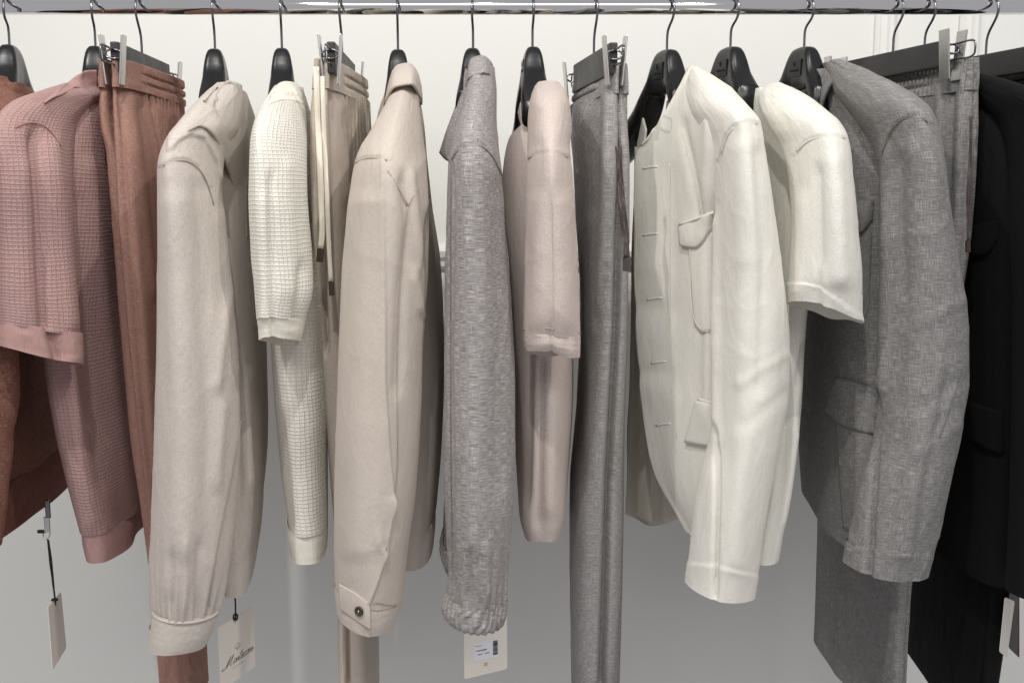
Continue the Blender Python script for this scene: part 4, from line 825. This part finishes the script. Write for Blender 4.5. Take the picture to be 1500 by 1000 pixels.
s13 = loft('sleeve', [E(92, 1206, 1226, 1.46, .02, c=0.42), E(108, 1216, 1262, 1.43, .05, c=0.42), E(130, 1228, 1304, 1.39, .075, c=0.42), E(152, 1246, 1338, 1.355, .082, c=0.42), E(172, 1262, 1356, 1.335, .084, c=0.42), E(200, 1280, 1366, 1.32, .078, c=0.42), E(260, 1297, 1378, 1.305, .070, c=0.42), E(330, 1295, 1392, 1.30, .064, c=0.42), E(400, 1295, 1404, 1.30, .062, c=0.42), E(460, 1294, 1414, 1.30, .060, c=0.42), E(560, 1292, 1415, 1.30, .060, c=0.42), E(630, 1284, 1405, 1.30, .057, c=0.42), E(710, 1262, 1389, 1.30, .054, c=0.42), E(780, 1246, 1373, 1.30, .051, c=0.42), E(822, 1236, 1360, 1.30, .048, dr=20, c=0.42)], M['grey'], g, 220, 310, seed=133, wr=.0022, wrs=(8, 8), hem=.03,
     crease=.0040, folds=[([(1230, 796), (1272, 802), (1300, 806), (1366, 812)], .0020, 26, 'hl', 8), ([(1290, 236), (1300, 202), (1312, 182), (1330, 170), (1346, 168), (1362, 184)], .0026, -12, 'hl', 8), ([(1284, 600), (1280, 700), (1273, 830)], -.009, 5), ([(1300, 230), (1298, 420), (1294, 560)], .006, 8), ([(1340, 220), (1348, 420), (1340, 640), (1330, 800)], .004, 18), ([(1318, 240), (1322, 420)], -.004, 10), ([(1360, 470), (1385, 452), (1412, 440)], .002, 10, 'hg'), ([(1356, 590), (1380, 580), (1410, 555)], -.002, 12, 'hg'), ([(1350, 660), (1370, 650), (1400, 625)], .002, 12, 'hg'), ([(1390, 560), (1378, 620), (1352, 720), (1345, 800)], -.004, 9)])
seam([s13], [(1294, 226), (1300, 202), (1312, 182), (1330, 170), (1346, 168), (1358, 180)], M['t_grey'], g)
seam([s13], [(1410, 545), (1396, 580), (1384, 620), (1375, 640)], M['t_grey'], g, .0007)
sheet('collar', [[(1192, 146, 1.47), (1200, 118, 1.46), (1212, 96, 1.458), (1222, 89, 1.46), (1234, 100, 1.50)], [(1198, 166, 1.45), (1208, 138, 1.43), (1222, 115, 1.42), (1238, 106, 1.425), (1252, 116, 1.48)]], M['grey'], g, 40, 14, th=.004)
pk = patch(b13, [(1252, 318), (1264, 316), (1279, 312)], [(1254, 462), (1264, 470), (1274, 452)], M['grey'], g, 'chest_pocket', .0005, .002, puff=.003, nv=20)
patch([b13, pk], [(1252, 297), (1266, 294), (1281, 291)], [(1254, 342), (1264, 340), (1279, 322)], M['grey'], g, 'pocket_flap', .004, .0028, puff=.003)
patch(b13, [(1224, 604), (1252, 618), (1284, 628)], [(1236, 772), (1254, 780), (1276, 784)], M['grey'], g, 'lower_pocket', .0008, .0022, puff=.003, nv=24)
patch([b13], [(1228, 552), (1258, 560), (1290, 570)], [(1210, 598), (1236, 622), (1286, 636)], M['grey'], g, 'pocket_flap', .0035, .0028, puff=.0012)
seam(b13, [(1228, 552), (1258, 560), (1290, 570)], M['t_grey'], g, .0014, lift=.006)

# 14 --- mid grey trousers
g, L, Wb = trousers('mid_grey_trousers', 'mid grey linen trousers hanging behind the grey linen jacket, beside the black jacket', M['grey'], M['t_grey'],
    [B(126, 1427, 1.375, 1250, 1.63, .0175, e=4), B(170, 1424, 1.375, 1250, 1.65, .022, e=4), B(240, 1420, 1.378, 1250, 1.69, .024, e=4), B(340, 1412, 1.385, 1252, 1.75, .024, e=4), B(480, 1390, 1.39, 1238, 1.76, .024, e=4), B(640, 1358, 1.40, 1222, 1.77, .024, e=4),
     B(800, 1332, 1.41, 1208, 1.77, .022, e=4), B(920, 1324, 1.42, 1204, 1.77, .020, e=4), B(1080, 1316, 1.42, 1200, 1.77, .019, e=4)],
    [([(1432, 90), (1432, 250), (1424, 340)], -.014, 4), ([(1408, 140), (1404, 260), (1400, 400)], .005, 7), ([(1394, 140), (1390, 260)], -.004, 5), ([(1376, 145), (1372, 260)], .004, 6), ([(1336, 850), (1330, 1000)], -.012, 4), ([(1232, 870), (1230, 1000)], .004, 9), ([(1262, 860), (1262, 1000)], -.003, 14)],
    [B(84, 1430, 1.375, 1250, 1.63, .0135, e=4), B(105, 1429, 1.374, 1250, 1.63, .016, e=4), B(131, 1427, 1.372, 1250, 1.635, .0190, e=4)],
    [([(1434, 60), (1432, 160)], -.018, 4)], None, 1308, 141)
belt_loop(Wb, [(1414, 92), (1411, 120), (1408, 146)], M['grey'], g); belt_loop(Wb, [(1309, 122), (1307, 135), (1306, 144)], M['grey'], g)
cord([(1422, 170), (1421, 240), (1418, 300), (1418, 352)], 6, M['purple_cord'], M['horn'], g, 18, 1.352)

# 15 --- black jacket
g = garment('black_jacket', 1385, 865, 'black linen jacket at the right edge behind the grey trousers', 'jacket')
b15 = loft('body', [B(112, 1400, 1.46, 1372, 1.56, .026), B(140, 1438, 1.43, 1368, 1.62, .036), B(180, 1480, 1.38, 1362, 1.68, .046), B(260, 1500, 1.36, 1358, 1.71, .052), B(420, 1498, 1.36, 1352, 1.72, .052), B(620, 1490, 1.36, 1348, 1.72, .050), B(780, 1484, 1.36, 1346, 1.72, .048), B(860, 1478, 1.36, 1344, 1.72, .046)], M['black'], g, 130, 130, seed=151, drape=.004, wr=.0015)
loft('sleeve', [E(104, 1392, 1412, 1.46, .02), E(128, 1424, 1470, 1.41, .06), E(150, 1452, 1512, 1.37, .08), E(178, 1478, 1542, 1.34, .088), E(220, 1490, 1560, 1.32, .08), E(320, 1490, 1580, 1.30, .066), E(460, 1490, 1602, 1.30, .062), E(600, 1486, 1604, 1.30, .06), E(760, 1482, 1582, 1.30, .052), E(866, 1476, 1570, 1.30, .048)], M['black'], g, 120, 140, seed=153, wr=.002)
patch(b15, [(1428, 330), (1446, 326), (1466, 322)], [(1428, 374), (1446, 372), (1464, 350)], M['black'], g, 'pocket_flap', .004, .003)
patch(b15, [(1418, 586), (1442, 594), (1472, 602)], [(1416, 630), (1440, 650), (1472, 664)], M['black'], g, 'pocket_flap', .006, .003)

# 16 --- black trousers
g, L, Wb = trousers('black_trousers', 'black trousers at the right edge, legs showing below the black jacket', M['black'], M['t_black'],
    [B(128, 1580, 1.385, 1410, 1.71, .018, e=4), B(240, 1575, 1.38, 1412, 1.74, .024, e=4), B(480, 1545, 1.39, 1392, 1.76, .024, e=4), B(700, 1490, 1.40, 1360, 1.77, .024, e=4), B(860, 1470, 1.41, 1348, 1.77, .026, e=4), B(1080, 1440, 1.42, 1332, 1.77, .026, e=4)],
    [([(1442, 860), (1432, 1000)], -.008, 5)],
    [B(86, 1584, 1.385, 1410, 1.71, .0135, e=4), B(108, 1582, 1.384, 1410, 1.71, .016, e=4), B(133, 1580, 1.382, 1410, 1.715, .0195, e=4)],
    [], None, 1444, 161)

# ------------------------------------------------------------------ swing tags
def card(name, corners, label, th=.0009, rnd=.18, mat='card', grp=None):
    """corners: tl, tr, br, bl as (x, y, Y)"""
    c = [W(*p) for p in corners]; cen = sum(c)/4
    o = empty(name, cen, label, 'tag', grp)
    ex = (c[1]-c[0]); ey = (c[3]-c[0]); nrm = np.cross(ex, ey); nrm /= np.linalg.norm(nrm)
    if nrm[1] > 0: nrm = -nrm
    ring = []; r = .12
    lw = np.linalg.norm(ex); lh = np.linalg.norm(ey); rx = .004/lw; ry = .004/lh
    for (cx, cy, a0) in ((rx, ry, 180), (1-rx, ry, 270), (1-rx, 1-ry, 0), (rx, 1-ry, 90)):
        for a in np.radians(np.linspace(a0, a0+90, 6)): ring.append((cx+rx*math.cos(a), cy+ry*math.sin(a)))
    bl = lambda u, v: (c[0]*(1-u)*(1-v)+c[1]*u*(1-v)+c[2]*u*v+c[3]*(1-u)*v)
    n = len(ring); V = [bl(u, v)+nrm*th/2 for u, v in ring]+[bl(u, v)-nrm*th/2 for u, v in ring]
    fs = [tuple(range(n)), tuple(range(n, 2*n))[::-1]]+[(i, n+i, n+(i+1) % n, (i+1) % n) for i in range(n)]
    me = mesh('card', V, fs)
    import bmesh
    bm = bmesh.new(); bm.from_mesh(me); bmesh.ops.recalc_face_normals(bm, faces=bm.faces); bm.to_mesh(me); bm.free()
    cd = link('card', me, M[mat], o, False)
    return o, cd, bl, nrm
def rect(name, bl, nrm, u0, v0, u1, v1, lift, mat, parent):
    V = [bl(u, v)+nrm*lift for u, v in ((u0, v0), (u1, v0), (u1, v1), (u0, v1))]
    V += [v-nrm*.0002 for v in V]
    return link(name, mesh(name, V, [(0, 1, 2, 3), (0, 4, 5, 1), (1, 5, 6, 2), (2, 6, 7, 3), (3, 7, 4, 0)]), mat, parent, False)
def strokes(name, lines, bl, nrm, r, mat, parent, lift=.0008):
    """ink strokes, each a polyline in card coordinates"""
    V = []; fs = []
    for ln in lines:
        p = spline(ln, max(2, 5*(len(ln)-1)+1)); Q = np.array([bl(u, v) for u, v in p])
        T = np.gradient(Q, axis=0); T /= np.linalg.norm(T, axis=1, keepdims=True)+1e-9; sd = np.cross(T, nrm)
        b0 = len(V)
        for i in range(len(Q)): V += [Q[i]+nrm*lift+sd[i]*r, Q[i]+nrm*lift-sd[i]*r]
        fs += [(b0+2*i, b0+2*i+1, b0+2*i+3, b0+2*i+2) for i in range(len(Q)-1)]
    return link(name, mesh(name, V, fs), mat, parent, False)
# script wordmark drawn as pen strokes (M o n t e c o r e in a slanted hand)
def script(bl, nrm, u0, v0, w, h, mat, parent):
    G = []
    def add(pts, x, sc=1): G.append([(x+px*sc, py) for px, py in pts])
    add([(-.10, .85), (-.14, 1.0), (-.06, 1.05), (0, .85), (.05, .35), (.09, 0), (.06, .5), (.03, 1.0), (.13, .4), (.19, 0), (.17, .55), (.16, .92), (.20, 1.0), (.24, .9)], 0)
    def loop(x): add([(.05, .55), (.01, .6), (-.01, .8), (.01, .98), (.05, .98), (.08, .8), (.07, .6), (.04, .55), (.09, .62)], x)
    loop(.29)
    add([(-.02, .62), (0, 1), (.03, .65), (.06, .58), (.07, .75), (.06, .98), (.10, .9)], .39)
    add([(.05, .1), (.02, .6), (.01, .95), (.04, 1.0), (.08, .88)], .49); add([(-.02, .42), (.09, .40)], .50)
    def e_(x): add([(-.01, .82), (.05, .76), (.06, .62), (.03, .55), (0, .7), (0, .9), (.03, 1.0), (.08, .9)], x)
    e_(.59)
    add([(.07, .62), (.03, .55), (0, .7), (0, .9), (.03, 1.0), (.08, .9)], .68)
    loop(.77)
    add([(-.01, .6), (.02, .55), (.02, .8), (.01, 1.0), (.03, .65), (.07, .56)], .86)
    e_(.94); G[-1] += [(1.06, .72)]
    L_ = [[(u0+(x-.12*(y-1)*1.2)*w, v0+h*y) for x, y in ln] for ln in G]
    return strokes('wordmark', L_, bl, nrm, .00042, mat, parent)
def string(pts, g, r=.0013): tube('string', spline([W(*p) for p in pts], 40), r, M['black_cord'], g, 7)
# tag of the brown jacket, on its zip pull
o, cd, bl, nrm = card('swing_tag', [(70, 889, 1.40), (89, 866, 1.47), (97, 948, 1.47), (77, 981, 1.40)], 'grey cream blank swing tag hanging from the zip of the brown jacket')
string([(70, 790, 1.43), (73, 820, 1.43), (77, 850, 1.435), (80, 872, 1.435), (81, 886, 1.435)], o); string([(71, 790, 1.432), (76, 825, 1.432), (79, 860, 1.437), (81, 886, 1.437)], o, .001)
tube('knot', arc(878, 76.5, 83.5, 1.432, .003, 14), .0018, M['black_cord'], o, 6, True)
z = empty('zip_pull', W(69, 770, 1.43), 'small dark metal zip pull below the hem of the brown jacket', 'zip')
boxmesh('slider', W(70, 745, 1.43), (.0035, 0, 0), (0, .002, 0), (0, 0, .014), M['wire'], z, .0012)
boxmesh('pull_tab', W(69, 768, 1.428), (.0042, 0, 0), (0, .0014, 0), (0, 0, .012), M['clip'], z, .001)
tube('ring', np.array([W(68+5*math.cos(a), 782+7*math.sin(a), 1.43) for a in np.linspace(0, 2*np.pi, 20, endpoint=False)]), .0009, M['clip'], z, 6, True)
boxmesh('stopper', W(61, 778, 1.43), (.006, 0, 0), (0, .002, 0), (0, 0, .0025), M['black_cord'], z, .001)
# tag of the sand jacket, with wordmark
o, cd, bl, nrm = card('swing_tag', [(318, 919, 1.40), (370, 888, 1.46), (374, 975, 1.46), (323, 1012, 1.40)], 'cream swing tag with script wordmark and diamond, below the sand jacket')
string([(343, 838, 1.44), (344, 870, 1.435), (345, 890, 1.43), (345, 906, 1.428)], o)
tube('knot', np.array([W(345+3.2*math.cos(a), 903+4.5*math.sin(a), 1.425) for a in np.linspace(0, 2*np.pi, 16, endpoint=False)]), .0013, M['black_cord'], o, 6, True)
tube('eyelet', np.array([bl(.5+.03*math.cos(a), .045+.018*math.sin(a))+nrm*.0008 for a in np.linspace(0, 2*np.pi, 16, endpoint=False)]), .0007, M['gold'], o, 6, True)
script(bl, nrm, .16, .56, .74, .145, M['ink_soft'], cd)
strokes('diamond', [[(.52, .42), (.60, .475)], [(.60, .475), (.52, .53)], [(.52, .53), (.44, .475)], [(.44, .475), (.52, .42)], [(.48, .5), (.56, .5)], [(.52, .46), (.55, .49)]], bl, nrm, .00025, M['ink_soft'], cd)
strokes('small_print', [[(.34+.05*i, .775), (.375+.05*i, .775)] for i in range(7)], bl, nrm, .0003, M['ink_soft'], cd)
# price tag behind the speckled cuff
o, cd, bl, nrm = card('price_tag', [(679, 880, 1.40), (742, 872, 1.43), (743, 979, 1.43), (680, 994, 1.40)], 'cream price tag with white barcode label behind the gathered grey cuff')
lb = rect('label', bl, nrm, .22, .56, .80, .80, .0008, M['label'], o)
strokes('price_print', [[(x, .668), (x+w_, .668)] for x, w_ in ((.27, .012), (.30, .055), (.365, .03), (.405, .11))], bl, nrm, .0007, M['ink'], lb, .0012)
strokes('price_print', [[(x, .718), (x+w_, .718)] for x, w_ in ((.31, .06), (.38, .03), (.47, .04), (.52, .05))], bl, nrm, .0005, M['ink'], lb, .0012)
strokes('price_print', [[(.25, .605), (.40, .605)]], bl, nrm, .0003, M['ink_soft'], lb, .0012)
rb = np.random.RandomState(4); v = .575
V = []; fs = []
while v < .765:
    h_ = rb.choice([.004, .007, .011]); b0 = len(V)
    V += [bl(u_, q)+nrm*.0012 for u_, q in ((.665, v), (.775, v), (.775, v+h_), (.665, v+h_))]; fs.append((b0, b0+1, b0+2, b0+3)); v += h_+rb.choice([.002, .003, .005])
link('barcode', mesh('barcode', V, fs), M['ink'], lb, False)
rect('gold_mark', bl, nrm, .455, .845, .53, .885, .0009, M['gold'], o)
# tags at the right edge
o, cd, bl, nrm = card('swing_tag', [(1478, 868, 1.40), (1492, 872, 1.44), (1492, 962, 1.44), (1478, 948, 1.40)], 'black swing tag with red edge at the right edge', mat='ink')
tube('red_edge', np.array([W(1492.6, 873, 1.44), W(1492.6, 900, 1.44), W(1492.6, 962, 1.44)]), .0007, M['red'], o, 6)
o, cd, bl, nrm = card('swing_tag', [(1472, 874, 1.37), (1486, 880, 1.40), (1475, 962, 1.40), (1464, 954, 1.37)], 'pale grey swing tag beside the black tag at the right edge')
